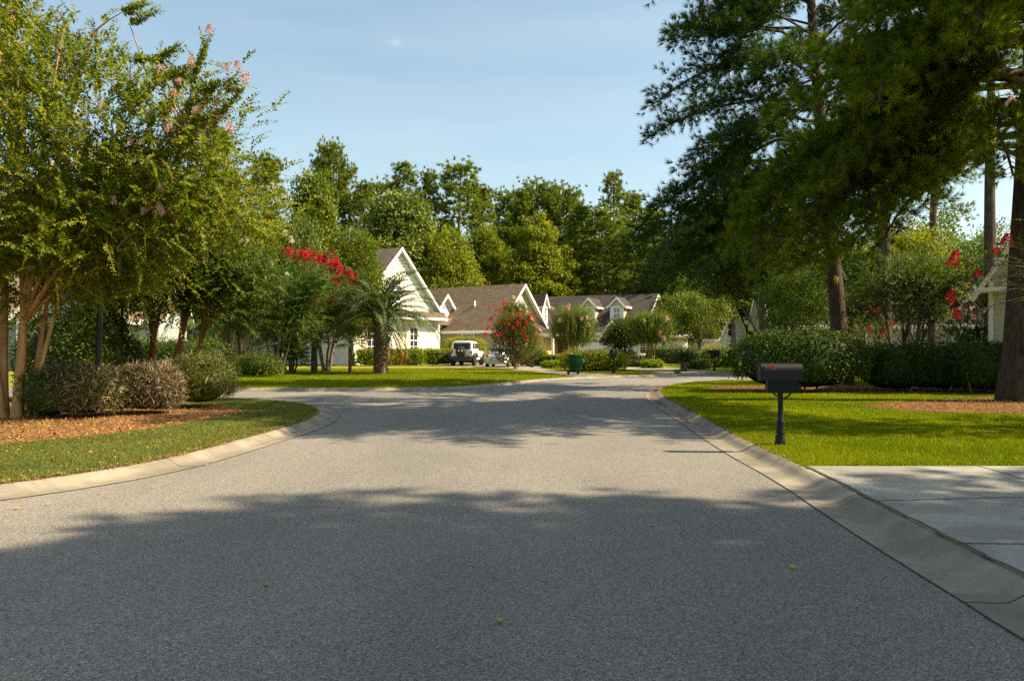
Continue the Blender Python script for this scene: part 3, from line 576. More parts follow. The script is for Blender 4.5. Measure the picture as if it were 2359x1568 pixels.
# pine
def pine_mb(H, z0, Rr, nb, seed, L, W, k, shape=.7, droop=.25, step=.42, side_len=.5, r0=.28, lean=(0, 0), extra=(), base=(0, 0, 0), tint0=.45, tsize=1, spread=.75, jag=.06, azf=None, brt=.013, puff=2, pr=.17, burst=0):
    r = np.random.default_rng(seed); tr = MB(); cr_ = MB(); n = 16; t = np.linspace(0, 1, n)
    T = np.column_stack([lean[0]*t+.12*np.sin(t*5+seed), lean[1]*t+.12*np.cos(t*4+seed), H*t]); T[:, :2] -= T[0, :2]; T[0, 2] = -.1
    rad = r0*(1-t)**.75+.03; rad[0] *= 1.35; rad[1] *= 1.05; tr.tube(T, rad, 12, jag=jag)
    C = []; D = []; EN = []; ED = []; at = lambda z: np.array([np.interp(z, T[:, 2], T[:, i]) for i in range(3)])
    spec = []
    for i in range(nb):
        f = ((i+r.random()*.8)/nb)**.9; z = z0+(H-z0)*f*.985
        if shape == 'round': ln_ = Rr*math.sqrt(max(.02, math.sin(math.pi*(.22+.74*f))))
        else: ln_ = Rr*(1-f)**shape*min(1, .55+f*3)+.35
        az = i*2.4+r.normal()*.3 if azf is None else azf(i, r)
        spec.append((z, az, ln_*r.uniform(.7, 1.1), .15+.9*f+r.normal()*.12, droop*(1-f*.8)))
    spec += list(extra)
    for z, az, ln_, pit, dr in spec:
        s = at(z); m_ = 9; tt = np.linspace(0, 1, m_); wv = r.normal()*.12
        h = ln_*tt*math.cos(pit*.8); a = az+wv*tt*2
        P = s+np.column_stack([np.cos(a)*h, np.sin(a)*h, ln_*(math.sin(pit)*tt-dr*tt**2*1.6+.35*dr*np.maximum(0, tt-.7)*3*0)])
        P[1:-1] += r.normal(size=(m_-2, 3))*.035*ln_**.5
        rb = max(.010, brt*ln_**.9*(r0/.28)**.5); tr.tube(P, np.linspace(rb, rb*.2+.006, m_), 5, caps=False)
        nbx = max(3, int(ln_/step))
        for q in range(nbx):
            f = .28+.72*(q+.5)/nbx; c = np.array([np.interp(f, tt, P[:, i]) for i in range(3)]); tan = nrm((P[min(m_-1, int(f*8)+1)]-P[max(0, int(f*8)-1)])[None])[0]
            for sg in ((-1, 1) if r.random() < .75 else (r.choice([-1, 1]),)):
                sd = nrm(np.cross(tan, [0, 0, 1])[None])[0]*sg; d = nrm((tan*.75+sd*r.uniform(.5, 1.1)+[0, 0, r.normal()*.22+.12])[None])[0]
                bl = side_len*(.5+(1-f)*ln_*.32)*r.uniform(.6, 1.25); e = c+d*bl
                tr.tube(np.array([c, (c+e)/2+[0, 0, -.03*bl], e]), [.010*tsize, .008*tsize, .005*tsize], 3, caps=False)
                EN.append(e); ED.append(d+[0, 0, .25]); m2 = max(1, int(bl/(.20*tsize)))
                for w_ in range(m2):
                    g = 1-w_*.8/m2; pt = c+(e-c)*g; C.append(pt+r.normal(size=3)*.05*tsize); D.append(d+r.normal(size=3)*.3+[0, 0, .3])
                    for _ in range(puff): o_ = r.normal(size=3)*pr*tsize; C.append(pt+o_); D.append(d*.6+o_/(pr*tsize)*.6+[0, 0, .35])
        C.append(P[-1]); D.append(nrm((P[-1]-P[-2])[None])[0])
    C = np.array(C); D = np.array(D); tufts(cr_, C, nrm(D), k, L, W, spread, np.clip(tint0+r.normal(size=len(C))*.16, 0, 1), r=r)
    if burst: tufts(cr_, np.array(EN), nrm(np.array(ED)), burst, L*.85, W*1.1, 1.25, np.clip(tint0+.28+r.normal(size=len(EN))*.12, 0, .93), r=r)
    return tr, cr_, len(C)
def tree_objs(rt, tr, cr_, bark, leaf):
    tr.build('trunk', bark, rt); cr_.build('crown', leaf, rt)

# palms
def frond(mb, st, s, az, pit, ln_, droop, nleaf, ll, lw, r, vup=.35, mat=0, tint=.5, curl=.3, smat=1):
    n = 14; t = np.linspace(0, 1, n); p = pit-droop*t**1.3*1.5; dl = ln_/(n-1)
    dh = np.cos(p)*dl; dz = np.sin(p)*dl; h = np.concatenate([[0], np.cumsum(dh[:-1])]); z = np.concatenate([[0], np.cumsum(dz[:-1])])
    a = az+curl*r.normal()*t*.4; P = np.array(s)+np.column_stack([np.cos(a)*h, np.sin(a)*h, z])
    st.tube(P, np.linspace(.03, .006, n), 4, mat=smat, caps=False)
    u = np.linspace(.16, 1, nleaf); C = np.column_stack([np.interp(u, t, P[:, i]) for i in range(3)]); T = nrm(np.gradient(C, axis=0))
    sd = nrm(np.cross(T, [0, 0, 1.])); up = np.cross(sd, T); prof = np.sin(np.pi*np.clip(u*.86+.1, 0, 1))**.6
    for sg in (-1, 1):
        A = nrm(sd*sg*.75+T*.75+up*vup+r.normal(size=C.shape)*.07); L = ll*prof*r.uniform(.85, 1.1, nleaf)
        S = nrm(np.cross(A, up))*lw/2; m_ = C+A*(L*.55)[:, None]; e = C+A*L[:, None]+np.array([0, 0, -1.])*(L*.28)[:, None]
        ti = np.clip(tint+r.normal(size=nleaf)*.15, 0, 1)
        mb.add(np.stack([C-S*.6, C+S*.6, m_+S, m_-S], 1).reshape(-1, 3), np.arange(4*nleaf).reshape(-1, 4), mat, False, ti)
        mb.add(np.stack([m_-S, m_+S, e], 1).reshape(-1, 3), np.arange(3*nleaf).reshape(-1, 3), mat, False, ti)
def pindo(label, loc, h, r0, nf, ln_, seed, leaf, dead=0, lean=(0, 0), group=None, lw=.035):
    r = np.random.default_rng(seed); rt = root('palm_tree', label, 'palm tree', loc, 0, group); tr = MB(); fr = MB(); st = MB()
    P = np.column_stack([np.linspace(0, lean[0], 9), np.linspace(0, lean[1], 9), np.linspace(-.05, h, 9)])
    tr.tube(P, r0*np.array([1.12, 1.02, .98, .97, .98, 1.0, 1.02, .95, .7]), 16, jag=.05)
    for i in range(90):                                   # old leaf bases round the trunk
        a = i*2.4; z = .15+(h-.15)*i/90; c = np.array([np.interp(z, P[:, 2], P[:, 0]), np.interp(z, P[:, 2], P[:, 1]), z]); d = np.array([math.cos(a), math.sin(a), 0])
        ln2 = .07+.16*(i/90)**3; tr.tube(np.array([c+d*r0*.9, c+d*(r0+ln2*.5)+[0, 0, ln2*.7], c+d*(r0+ln2*.75)+[0, 0, ln2*1.5]]), [.06, .04, .02], 5, smooth=False)
    top = np.array([lean[0], lean[1], h])
    for i in range(nf):
        f = i/nf; fr = MB(); frond(fr, fr, top+[0, 0, .1*f], i*2.4+r.normal()*.15, .25+1.15*f**1.2, ln_*r.uniform(.85, 1.1), 1.12-.25*f+r.normal()*.1, 46, .60, lw, r, tint=.45+.3*r.random()); fr.build('frond', [leaf, M['palm_green']], rt)
    tr.build('trunk', M['bark_palm'], rt)
    if dead:
        for i in range(dead): fd = MB(); frond(fd, fd, top-[0, 0, .1], R(-60)+i*.5, -.5, ln_*.8, .9, 36, .3, lw, r, tint=.3+.5*r.random()); tag(fd.build('frond', [M['palm_dead'], M['bark_palm']], rt), 'dry brown hanging frond')
    return rt
def fanpalm(label, loc, h, nf, rad, seed, group=None, stems=1, trunk_r=.07, cat='palm tree', name='fan_palm'):
    r = np.random.default_rng(seed); rt = root(name, label, cat, loc, 0, group); tr = MB(); fr = MB()
    for q in range(stems):
        ox, oy = (r.normal(size=2)*.25 if stems > 1 else (0, 0)); hh_ = h*(r.uniform(.45, 1) if stems > 1 else 1)
        tr.tube(np.array([[ox*.5, oy*.5, -.05], [ox, oy, hh_*.5], [ox, oy, hh_]]), [trunk_r*1.2, trunk_r, trunk_r*.9], 9, jag=.1)
        for i in range(nf):
            fr = MB(); f = i/nf; az = i*2.4+r.normal()*.2; p = -.3+1.5*f; pl = rad*r.uniform(.7, 1.1)
            s = np.array([ox, oy, hh_]); d = np.array([math.cos(az)*math.cos(p), math.sin(az)*math.cos(p), math.sin(p)]); e = s+d*pl
            fr.tube(np.array([s, (s+e)/2+[0, 0, .06], e]), [.014, .011, .009], 4, mat=1, caps=False)
            sd = nrm(np.cross(d, [0, 0, 1.])[None])[0]; nb_ = 19; th = np.linspace(-1.75, 1.75, nb_)
            A = nrm(np.cos(th)[:, None]*d+np.sin(th)[:, None]*sd+[0, 0, -.12]); Nn = np.cross(sd, d); S = nrm(np.cross(A, Nn))*.024
            L = rad*.85*(.75+.25*np.cos(th)); m_ = e+A*L[:, None]*.55; z = e+A*L[:, None]+np.array([0, 0, -.18])*L[:, None]; E0 = np.repeat(e[None], nb_, 0); ti = np.clip(.3+.5*r.random()+r.normal(size=nb_)*.08, 0, 1)
            fr.add(np.stack([E0-S*.3, E0+S*.3, m_+S, m_-S], 1).reshape(-1, 3), np.arange(4*nb_).reshape(-1, 4), 0, False, ti)
            fr.add(np.stack([m_-S, m_+S, z], 1).reshape(-1, 3), np.arange(3*nb_).reshape(-1, 3), 0, False, ti); fr.build('frond', [M['palm_green'], M['bark_palm']], rt)
        tr.build('trunk', M['bark_palm'], rt); tr = MB()
    return rt

# ------------------------------------------------------------------ building builders
def gable(wb, rb, x0, x1, y0, y1, ze, rise, axis='y', zb=0.0, ov=.45, th=.14, rake=True, rmat=0):
    T = (lambda u, v, z: (u, v, z)) if axis == 'y' else (lambda u, v, z: (v, u, z))
    u0, u1, v0, v1 = (x0, x1, y0, y1) if axis == 'y' else (y0, y1, x0, x1)
    um = (u0+u1)/2; hw = (u1-u0)/2; sl_ = rise/hw
    prof = [(u0, zb), (u1, zb), (u1, ze), (um, ze+rise), (u0, ze)]
    v = [T(u, v_, z) for v_ in (v0, v1) for u, z in prof]
    wb.add(v, [[0, 1, 2], [0, 2, 4], [2, 3, 4], [5, 7, 6], [5, 9, 7], [7, 9, 8]]); wb.add(v, [[i, (i+1) % 5, 5+(i+1) % 5, 5+i] for i in range(5)])
    g = .03
    for sg in (-1, 1):
        ue = um+sg*(hw+ov); zt = ze+rise+g; zo = ze-ov*sl_+g
        q = [(um, zt), (ue, zo), (ue, zo+th), (um, zt+th*1.0)]
        V = [T(u, v_, z) for v_ in (v0-ov, v1+ov) for u, z in q]
        rb.add(V, [[2, 3, 7, 6]], rmat); rb.add(V, [[0, 1, 5, 4]], 1); rb.add(V, [[1, 2, 6, 5]], 1)
        if rake:
            for ve, e in ((v0-ov, -.05), (v1+ov, .05)):
                q2 = [(um, zt+th), (ue, zo+th), (ue, zo-.12), (um, zt-.16)]; V2 = [T(u, v_, z) for v_ in (ve, ve+e) for u, z in q2]
                rb.add(V2, [[0, 1, 2, 3], [4, 5, 6, 7], [0, 1, 5, 4], [2, 3, 7, 6], [1, 2, 6, 5]], 1)
        # fascia and gutter at the eave
        V3_ = [T(u, v_, z) for v_ in (v0-ov-.02, v1+ov+.02) for u, z in ((ue, zo-.10), (ue+sg*.10, zo-.08), (ue+sg*.11, zo+.10), (ue, zo+.06))]
        rb.add(V3_, [[0, 1, 5, 4], [1, 2, 6, 5], [2, 3, 7, 6], [0, 1, 2, 3], [4, 5, 6, 7]], 1)
def window(rt, x, y, z, w_, h, rot=0, cols=2, rows=3, shut=0, glass='glass', name='window', case=.12, flat=False):
    mb = MB(); c = case
    for a in ((-w_/2-c, -w_/2, -c, h+c), (w_/2, w_/2+c, -c, h+c)): mb.box(a[0], a[1], -.07, .02, a[2], a[3])
    mb.box(-w_/2-c-.04, w_/2+c+.04, -.10, .02, -c-.03, -.0); mb.box(-w_/2-c-.03, w_/2+c+.03, -.09, .02, h, h+c+.03)
    mb.box(-w_/2, w_/2, -.055, 0, h/2-.035, h/2+.035)
    for i in range(1, cols): mb.box(-w_/2+w_*i/cols-.022, -w_/2+w_*i/cols+.022, -.045, 0, 0, h)
    for i in range(1, rows): mb.box(-w_/2, w_/2, -.043, 0, h*i/rows-.018, h*i/rows+.018)
    o = mb.build(name, M['trim'], rt); o.location = (x, y, z); o.rotation_euler = (0, 0, R(rot))
    p = MB(); p.box(-w_/2, w_/2, -.03, -.01, 0, h); pn = p.build('pane', M[glass], rt if flat else o)
    if flat: pn.location = o.location; pn.rotation_euler = o.rotation_euler
    if shut:
        for sg in ((-1, 1) if shut == 2 else (shut,)):
            s = MB(); xx = sg*(w_/2+c+.03+.22); s.box(xx-.22, xx+.22, -.06, .02, -.05, h+.05)
            for k in (.25, .75): s.box(xx-.17, xx+.17, -.07, -.05, h*k-h*.17, h*k+h*.17)
            s.build('shutter', M['shutter'], o)
    return o
def vent(rt, pts, y, rot=0, loc=(0, 0, 0)):
    mb = MB(); mb.prism(pts, .04, Matrix.Translation((0, -.03, 0)))
    x0 = min(p[0] for p in pts); x1 = max(p[0] for p in pts); z0 = min(p[1] for p in pts); z1 = max(p[1] for p in pts)
    for i in range(5):
        f = i/5; hw = (x1-x0)/2*(1-f)*.8; cx = (x0+x1)/2; zz = z0+(z1-z0)*(f*.85+.06); mb.box(cx-hw, cx+hw, -.06, -.032, zz, zz+.035, 1)
    o = mb.build('gable_vent', [M['trim'], M['joint']], rt); o.location = loc; o.rotation_euler = (0, 0, R(rot)); return o

# ------------------------------------------------------------------ houses
def xf(px, py, th): c, s = math.cos(th), math.sin(th); return lambda x, y, z=0: Vector((px+c*x-s*y, py+s*x+c*y, z))
TH = R(55.6)
h1 = root('house', 'cream sided house with tall white trimmed gable behind the big palm', 'house', (-9.65, 66, LZ), TH)
wb, rb = MB(), MB(); gable(wb, rb, -5.4, 5.4, 0, 24, 4.25, 5.45, 'y', -.1)
gable(wb, rb, 5.0, 10.0, 1.1, 9, 3.45, 2.75, 'y', -.1, .4); gable(wb, rb, -5.2, 10.5, 7, 17, 3.9, 4.6, 'x', -.1)
wb.build('wall', M['side_cream'], h1); rb.build('roof', [M['roof_brown'], M['trim']], h1)
tb = MB(); tb.prism([(-5.45, 4.0), (5.45, 4.0), (5.0, 4.5), (-5.0, 4.5)], -.9, Matrix.Translation((0, -.02, 0))); tb.build('pent_roof', M['roof_brown'], h1)
tb = MB(); tb.box(-5.5, 5.5, -.96, -.02, 3.78, 3.99); tb.box(-5.45, -5.2, -.05, .0, -.1, 3.8); tb.box(5.2, 5.45, -.05, 0, -.1, 3.8); tb.box(9.78, 10.04, 1.03, 1.1, -.1, 3.4); tb.box(5.45, 9.9, .98, 1.09, 3.1, 3.42)
tb.build('white_trim', M['trim'], h1)
tb = MB(); tb.prism([(5.0, 3.42), (10.1, 3.42), (9.2, 4.1), (5.8, 4.1)], -.8, Matrix.Translation((0, 1.08, 0))); tb.build('metal_skirt_roof', M['roof_brown'], h1)
vent(h1, [(-1.35, 7.9), (1.35, 7.9), (0, 9.35)], 0, loc=(0, -.01, 0)); vent(h1, [(-.8, 5.05), (.8, 5.05), (0, 5.9)], 0, loc=(7.5, 1.09, 0))
window(h1, -.35, 0, 5.35, 1.15, 1.75, 0, 2, 4, 2); window(h1, 1.9, 0, .95, .95, 2.1, 0, 2, 4, -1); window(h1, -3.2, 0, .95, 1.0, 2.1, 0, 2, 4, -1); window(h1, 7.4, 1.1, .95, .95, 2.0, 0, 2, 4, 0, 'curtain_glass')
window(h1, 8.9, 1.1, .95, .7, 2.0, 0, 2, 4, 0, 'curtain_glass')
# bluish flank wall with a screened porch
pw = MB(); pw.box(-5.46, -5.42, .3, 23.5, -.05, .28); pw.box(-5.47, -5.42, .3, 23.5, 1.35, 1.45)
for y in (.3, 4, 8, 12, 16, 20, 23.3): pw.box(-5.5, -5.40, y, y+.2, -.05, 4.1)
pw.build('corner_boards', M['trim'], h1)
for y in (6, 18): window(h1, -5.42, y, 1.5, 1.1, 1.6, -90, 2, 2)
h2 = root('house', 'olive house with broad brown shingle roof behind the parked cars', 'house', (.88, 72, LZ), TH)
wb, rb = MB(), MB(); gable(wb, rb, -3.9, 3.9, 0, 17, 3.15, 3.95, 'y', -.1, .45); gable(wb, rb, -8.5, 3.9, 9.2, 17.5, 3.15, 4.35, 'x', -.1, .45)
wb.build('wall', M['side_olive'], h2); rb.build('roof', [M['roof_brown'], M['trim']], h2)
tb = MB(); s_ = Matrix.Translation((-2.0, 3.9, 5.1)); tb.lathe([(0, .62), (.07, .62), (.07, -.3)], 10, s_); tb.build('vent_pipe', M['trim'], h2)
window(h2, -3.92, 3.2, .9, 1.2, 1.7, -90); window(h2, -1.8, 0, .9, 1.1, 1.9, 0, 2, 4, 2); window(h2, 1.6, 0, .9, 1.1, 1.9, 0, 2, 4, 2); vent(h2, [(-.9, 5.1), (.9, 5.1), (0, 6.1)], 0, loc=(0, -.01, 0))
TH3 = R(65)
h3 = root('house', 'tan house with dark shingle roof and small white dormers behind the round hedge', 'house', (14.3, 78, LZ), TH3)
wb, rb = MB(), MB(); gable(wb, rb, -5.5, 5.5, 0, 18.5, 2.85, 3.75, 'y', -.1, .4); gable(wb, rb, -9.0, -.5, 8.3, 14.2, 2.75, 2.9, 'x', -.1, .35)
wb.build('wall', M['side_tan'], h3); rb.build('roof', [M['roof_dark'], M['trim']], h3)
for yc in (2.7, 5.6):
    a, b2 = MB(), MB(); gable(a, b2, 0, 3.0, -.68, .68, 1.75, .72, 'x', 0, .22, .09); d = a.build('dormer', M['side_tan'], h3, (-3.9, yc, 3.7)); b2.build('dormer_roof', [M['roof_dark'], M['trim']], d)
    f = MB(); f.box(-.03, 0, -.7, .7, .0, 1.7); f.build('dormer_front', M['trim'], d); window(d, -.035, 0, .55, .62, .95, -90, 2, 2, glass='curtain_glass', flat=True)
a, b2 = MB(), MB(); gable(a, b2, -.62, .62, 0, 3.0, 2.0, .95, 'y', 0, .2, .09); d = a.build('dormer', M['side_tan'], h3, (-6.8, 9.1, 3.5)); b2.build('dormer_roof', [M['roof_dark'], M['trim']], d)
f = MB(); f.box(-.64, .64, -.03, 0, 0, 1.95); f.build('dormer_front', M['trim'], d); window(d, 0, -.035, .45, .5, 1.25, 0, 2, 4, flat=True)
g = MB(); g.box(-5.58, -5.5, 1.95, 6.15, -.05, 2.3)
for i in range(4): g.box(-5.60, -5.58, 2.1, 6.0, .08+i*.56, .56+i*.56)
gd = g.build('garage_door', M['trim'], h3); g = MB()
for i in range(8): g.box(-5.62, -5.603, 2.2+i*.48, 2.56+i*.48, 1.86, 2.1)
g.build('door_lights', M['glass'], gd)
g = MB(); g.box(-5.66, -5.5, 1.6, 1.95, -.05, 2.5); g.box(-5.66, -5.5, 6.15, 6.4, -.05, 2.5); g.box(-5.66, -5.5, 1.6, 6.4, 2.3, 2.55)
g.box(-9.5, -5.7, 6.9, 7.1, 2.45, 2.8); g.box(-9.5, -9.3, 7.0, 12.6, 2.45, 2.8)
for y in (7.1, 9.6, 12.4): g.box(-9.5, -9.3, y, y+.2, -.05, 2.45)
g.build('porch_frame', M['trim'], h3); g = MB(); g.prism([(-9.7, 2.8), (-5.5, 2.8), (-5.5, 3.5), (-9.6, 2.88)], 1.6, Matrix.Translation((0, 6.8, 0))); g.build('porch_roof', M['roof_dark'], h3)
g = MB(); g.box(-5.56, -5.5, 7.2, 8.2, 0, 2.15); g.build('door', M['door'], h3); window(h3, -9.02, 11.6, .6, 1.3, 1.5, -90)
vent(h3, [(-.9, 4.9), (.9, 4.9), (0, 5.9)], 0, loc=(0, -.01, 0))
h4 = root('house', 'small white gabled house with dark attic window beyond the street bend', 'house', (22.6, 80, LZ), R(42))
wb, rb = MB(), MB(); gable(wb, rb, -2.6, 2.6, 0, 12, 2.45, 3.0, 'y', -.1, .35); wb.build('wall', M['side_white'], h4); rb.build('roof', [M['roof_dark'], M['trim']], h4)
tb = MB(); tb.box(-2.7, 2.7, -.06, -.0, 2.1, 2.4); tb.build('band_board', M['trim'], h4); window(h4, -.4, 0, 2.55, .75, 1.25, 0, 1, 2, case=.06); window(h4, -.2, 0, .5, .9, 1.2, 0)
h4b = root('garage', 'pale sided garage wall end behind the sago palm', 'garage', (14.4, 66, LZ), R(10))
wb, rb = MB(), MB(); gable(wb, rb, -5, .55, 0, 6, 2.4, 1.2, 'x', -.1, .3); wb.build('wall', M['side_white'], h4b); rb.build('roof', [M['roof_dark'], M['trim']], h4b); window(h4b, -3.2, 0, .9, 1.0, 1.1)
h5 = root('house', 'grey house with white trimmed dormer glimpsed behind the right crape myrtle', 'house', (29.5, 50, LZ), R(-8))
wb, rb = MB(), MB(); gable(wb, rb, -12, 5, 0, 9, 3.0, 3.2, 'x', -.1); wb.build('wall', M['side_blue'], h5); rb.build('roof', [M['roof_dark'], M['trim']], h5)
a, b2 = MB(), MB(); gable(a, b2, -.9, .9, 0, 3.2, 1.5, .8, 'y', 0, .2, .09); d = a.build('dormer', M['trim'], h5, (-.2, 1.0, 3.7)); b2.build('dormer_roof', [M['roof_dark'], M['trim']], d); window(d, 0, 0, .3, 1.0, 1.0, 0, 2, 2, glass='curtain_glass', flat=True)
for x in (-10, -7, -3, 0): window(h5, x, 0, 1.0, 1.1, 1.5)
a6 = R(-33)
h6 = root('house', 'sage sided gable corner at the right edge beside the thick pine', 'house', (15.95, 26.0, LZ), a6)
wb, rb = MB(), MB(); gable(wb, rb, 0, 5.6, 0, 9, 3.75, 4.6, 'y', -.1, .42); wb.build('wall', M['side_near'], h6); rb.build('roof', [M['roof_dark'], M['trim']], h6)
tb = MB(); tb.box(-.02, .12, -.03, .0, -.1, 3.7); tb.box(-.03, .0, -.03, .12, -.1, 3.7); tb.box(-.42, 1.0, -.4, -.0, 3.28, 3.44); tb.build('corner_boards', M['trim'], h6)
window(h6, 3.5, 0, 1.0, 1.0, 1.8, 0)
h0 = root('house', 'grey sided house with white windows glimpsed behind the left crape myrtles', 'house', (-32, 48, LZ), R(12))
wb, rb = MB(), MB(); gable(wb, rb, -9, 9.5, 0, 9, 3.3, 3.0, 'x', -.1); gable(wb, rb, 2, 8, -2, 5, 3.3, 2.8, 'y', -.1); wb.build('wall', M['side_blue'], h0); rb.build('roof', [M['roof_brown'], M['trim']], h0)
for x in (-7, -4, -1): window(h0, x, 0, .9, 1.1, 1.7)
window(h0, 3.6, -2, .9, 1.0, 1.7); window(h0, 6.2, -2, .9, 1.0, 1.7)

# ------------------------------------------------------------------ near right: mailbox, big pine, bushes
def mailbox(label, loc, rz, flag, scale=1.0, tube=False, side_flag=1):
    rt = root('mailbox', label, 'mailbox', loc, rz, None); rt.scale = (scale,)*3
    p = MB(); p.lathe([(0, -.05), (.084, -.05), (.084, .05), (.074, .08), (.074, .14), (.056, .17), (.064, .19), (.064, .21), (.052, .24), (.060, .29), (.052, .32), (.058, .35), (.058, .37), (.044, .40), (.040, .5), (.040, .93), (.055, .95), (.055, .97), (.0, .97)], 18)
    p.build('post', M['black_metal'], rt)
    b_ = MB(); b_.box(-.20, .25, -.07, .07, .945, 1.0)
    b_.tube(bez((.05, 0, .72), (.17, 0, .76), (.20, 0, .94), 8), .014, 6); b_.tube(bez((-.045, 0, .76), (-.15, 0, .80), (-.17, 0, .945), 8), .014, 6)
    b_.box(-.21, .29, -.085, .085, .84, .943) if tube else None
    b_.build('bracket', M['black_metal'], rt)
    def arch(L0, L1, hw, z0, hs, n=12, out=0):
        th = np.linspace(0, math.pi, n); prof = [(hw+out, z0-out)]+[(math.cos(t)*(hw+out), z0+hs+math.sin(t)*(hw*1.0+out)) for t in th]+[(-hw-out, z0-out)]
        q = MB(); k = len(prof); v = [(x, y, z) for x in (L0, L1) for y, z in prof]
        q.add(v, [[i, i+1, k+i+1, k+i] for i in range(k-1)]+[[k-1, 0, k, 2*k-1]], 0, False); q.add(v, [[0, i, i+1] for i in range(1, k-1)]+[[k, k+i+1, k+i] for i in range(1, k-1)], 0); return q
    bx = arch(-.30, .31, .105, 1.0, .155); bx2 = arch(-.305, -.288, .105, 1.0, .155, out=.007); bx.v += bx2.v; bx.f += [(f+bx.n, a_, b2_, c_) for f, a_, b2_, c_ in bx2.f]; bx.n += bx2.n
    bx.build('box', M['mailbox'], rt)
    dd = arch(-.322, -.307, .10, 1.005, .15); dd.box(-.345, -.322, -.03, .03, 1.235, 1.25); dd.build('door', M['mailbox'], rt)
    if flag:
        f = MB(); s = -side_flag; f.box(-.24, -.13, s*.112-.003, s*.112+.003, 1.205, 1.228); f.box(-.16, -.105, s*.112-.003, s*.112+.003, 1.165, 1.228); f.build('flag', M['red_flag'], rt)
        k_ = MB(); k_.lathe([(0, .02), (.012, .018), (.018, .008), (.018, 0)], 12, Matrix.Translation((-.245, s*.108, 1.218)) @ Matrix.Rotation(R(90)*(-s)*-1, 4, 'X')); k_.build('knob', M['silver'], rt)
    return rt
pm = G(1797, 1026); mailbox('black metal mailbox with red flag on the right front lawn', (pm.x, pm.y, LZ), R(-4), True, .985, True)

# big pine at the right edge
px, py = 13.75, 20.9
ex = []
for z, a, l, p_, d_ in ((8.2, 178, 8.2, .05, .30), (7.4, 200, 6.6, -.05, .30), (8.9, 160, 7.4, .10, .33), (9.6, 190, 8.6, .15, .30), (8.0, 215, 6.0, .0, .3), (10.8, 205, 7.6, .2, .3), (9.4, 225, 6.0, .1, .3),
                        (7.0, 184, 5.2, .0, .34), (8.6, 188, 5.6, .25, .2), (7.7, 168, 6.6, -.02, .3), (6.9, 196, 7.2, .02, .26), (9.2, 236, 7.5, .15, .2), (10.5, 246, 8.5, .2, .2), (11.4, 228, 9.0, .2, .2), (12.2, 240, 9.4, .2, .2), (12.8, 218, 8.6, .2, .2), (13.2, 252, 8.2, .2, .2), (13.6, 232, 9.2, .25, .2), (14.2, 210, 8.2, .25, .2), (14.6, 244, 8.6, .25, .2), (15.2, 226, 8.4, .3, .2), (8.4, 262, 6.0, .1, .2), (10.0, 214, 8.2, .1, .25), (9.6, 200, 8.6, .12, .3), (8.8, 208, 7.6, .0, .3), (9.0, 172, 8.0, .05, .3), (10.2, 256, 8.6, .15, .15), (11.6, 262, 8.8, .15, .15), (12.9, 258, 9.4, .15, .15), (14.4, 256, 9.0, .2, .15), (16.0, 250, 8.6, .2, .15), (9.4, 272, 7.6, .1, .15), (15.4, 266, 8, .2, .15), (7.8, 174, 7.4, .0, .36), (8.2, 182, 8.0, .02, .36), (7.4, 188, 7.0, -.02, .34), (8.6, 194, 8.2, .02, .36), (8.0, 166, 7.0, .0, .34), (9.0, 178, 8.6, .05, .38), (8.8, 204, 7.8, .02, .36), (7.2, 180, 5.4, -.1, .34), (9.4, 300, 4, .1, .2)):
    ex.append((z, R(a), l, p_, d_))
tr, cr_, n = pine_mb(23, 12.8, 4.6, 20, 5, .27, .013, 30, .45, .25, .30, .85, .50, (1.0, .6), ex, spread=.62, tint0=.5, puff=2, pr=.2, burst=34)
rt = root('pine_tree', 'thick trunked pine at the right edge with low drooping boughs', 'tree', (px, py, LZ)); tree_objs(rt, tr, cr_, M['bark_pine'], M['needle_near']); print('pineA tufts', n)
# second pine, slimmer leaning trunk, dark airy crown over the street
ex = []
for z, a, l, p_, d_ in ((9.6, 186, 6.4, .1, .35), (8.6, 168, 5.0, .0, .35), (11.0, 178, 6.8, .18, .26), (12.4, 190, 6.6, .25, .22), (13.6, 174, 6.2, .3, .22), (10.2, 202, 6.6, .1, .3), (14.8, 186, 6.6, .35, .2), (8.2, 215, 5, .0, .3), (9.2, 240, 5, .1, .3), (11.8, 215, 6.5, .2, .25), (13.0, 205, 6.8, .25, .22), (7.6, 185, 4.2, -.05, .3), (7.6, 176, 7.2, .02, .34), (8.2, 186, 7.6, .04, .34), (7.0, 168, 6.2, .0, .30), (8.8, 194, 7.4, .05, .34), (7.4, 200, 6.4, .0, .3), (6.8, 182, 5.6, -.02, .28), (8.0, 160, 6.4, .02, .32), (9.4, 180, 7.4, .08, .36), (9.0, 20, 5, .1, .3), (10.5, -20, 5.2, .15, .3), (8.4, 300, 4.5, .05, .3)):
    ex.append((z, R(a), l, p_, d_))
tr, cr_, n = pine_mb(22, 10.0, 5.2, 48, 8, .28, .017, 24, .4, .22, .32, .85, .30, (-1.4, .2), ex, spread=.7, tint0=.45, puff=2, pr=.2, burst=20)
rt = root('pine_tree', 'leaning slim pine with dark airy crown behind the round right bush', 'tree', (12.75, 30, LZ)); tree_objs(rt, tr, cr_, M['bark_pine'], M['needle_blue']); print('pineD tufts', n)
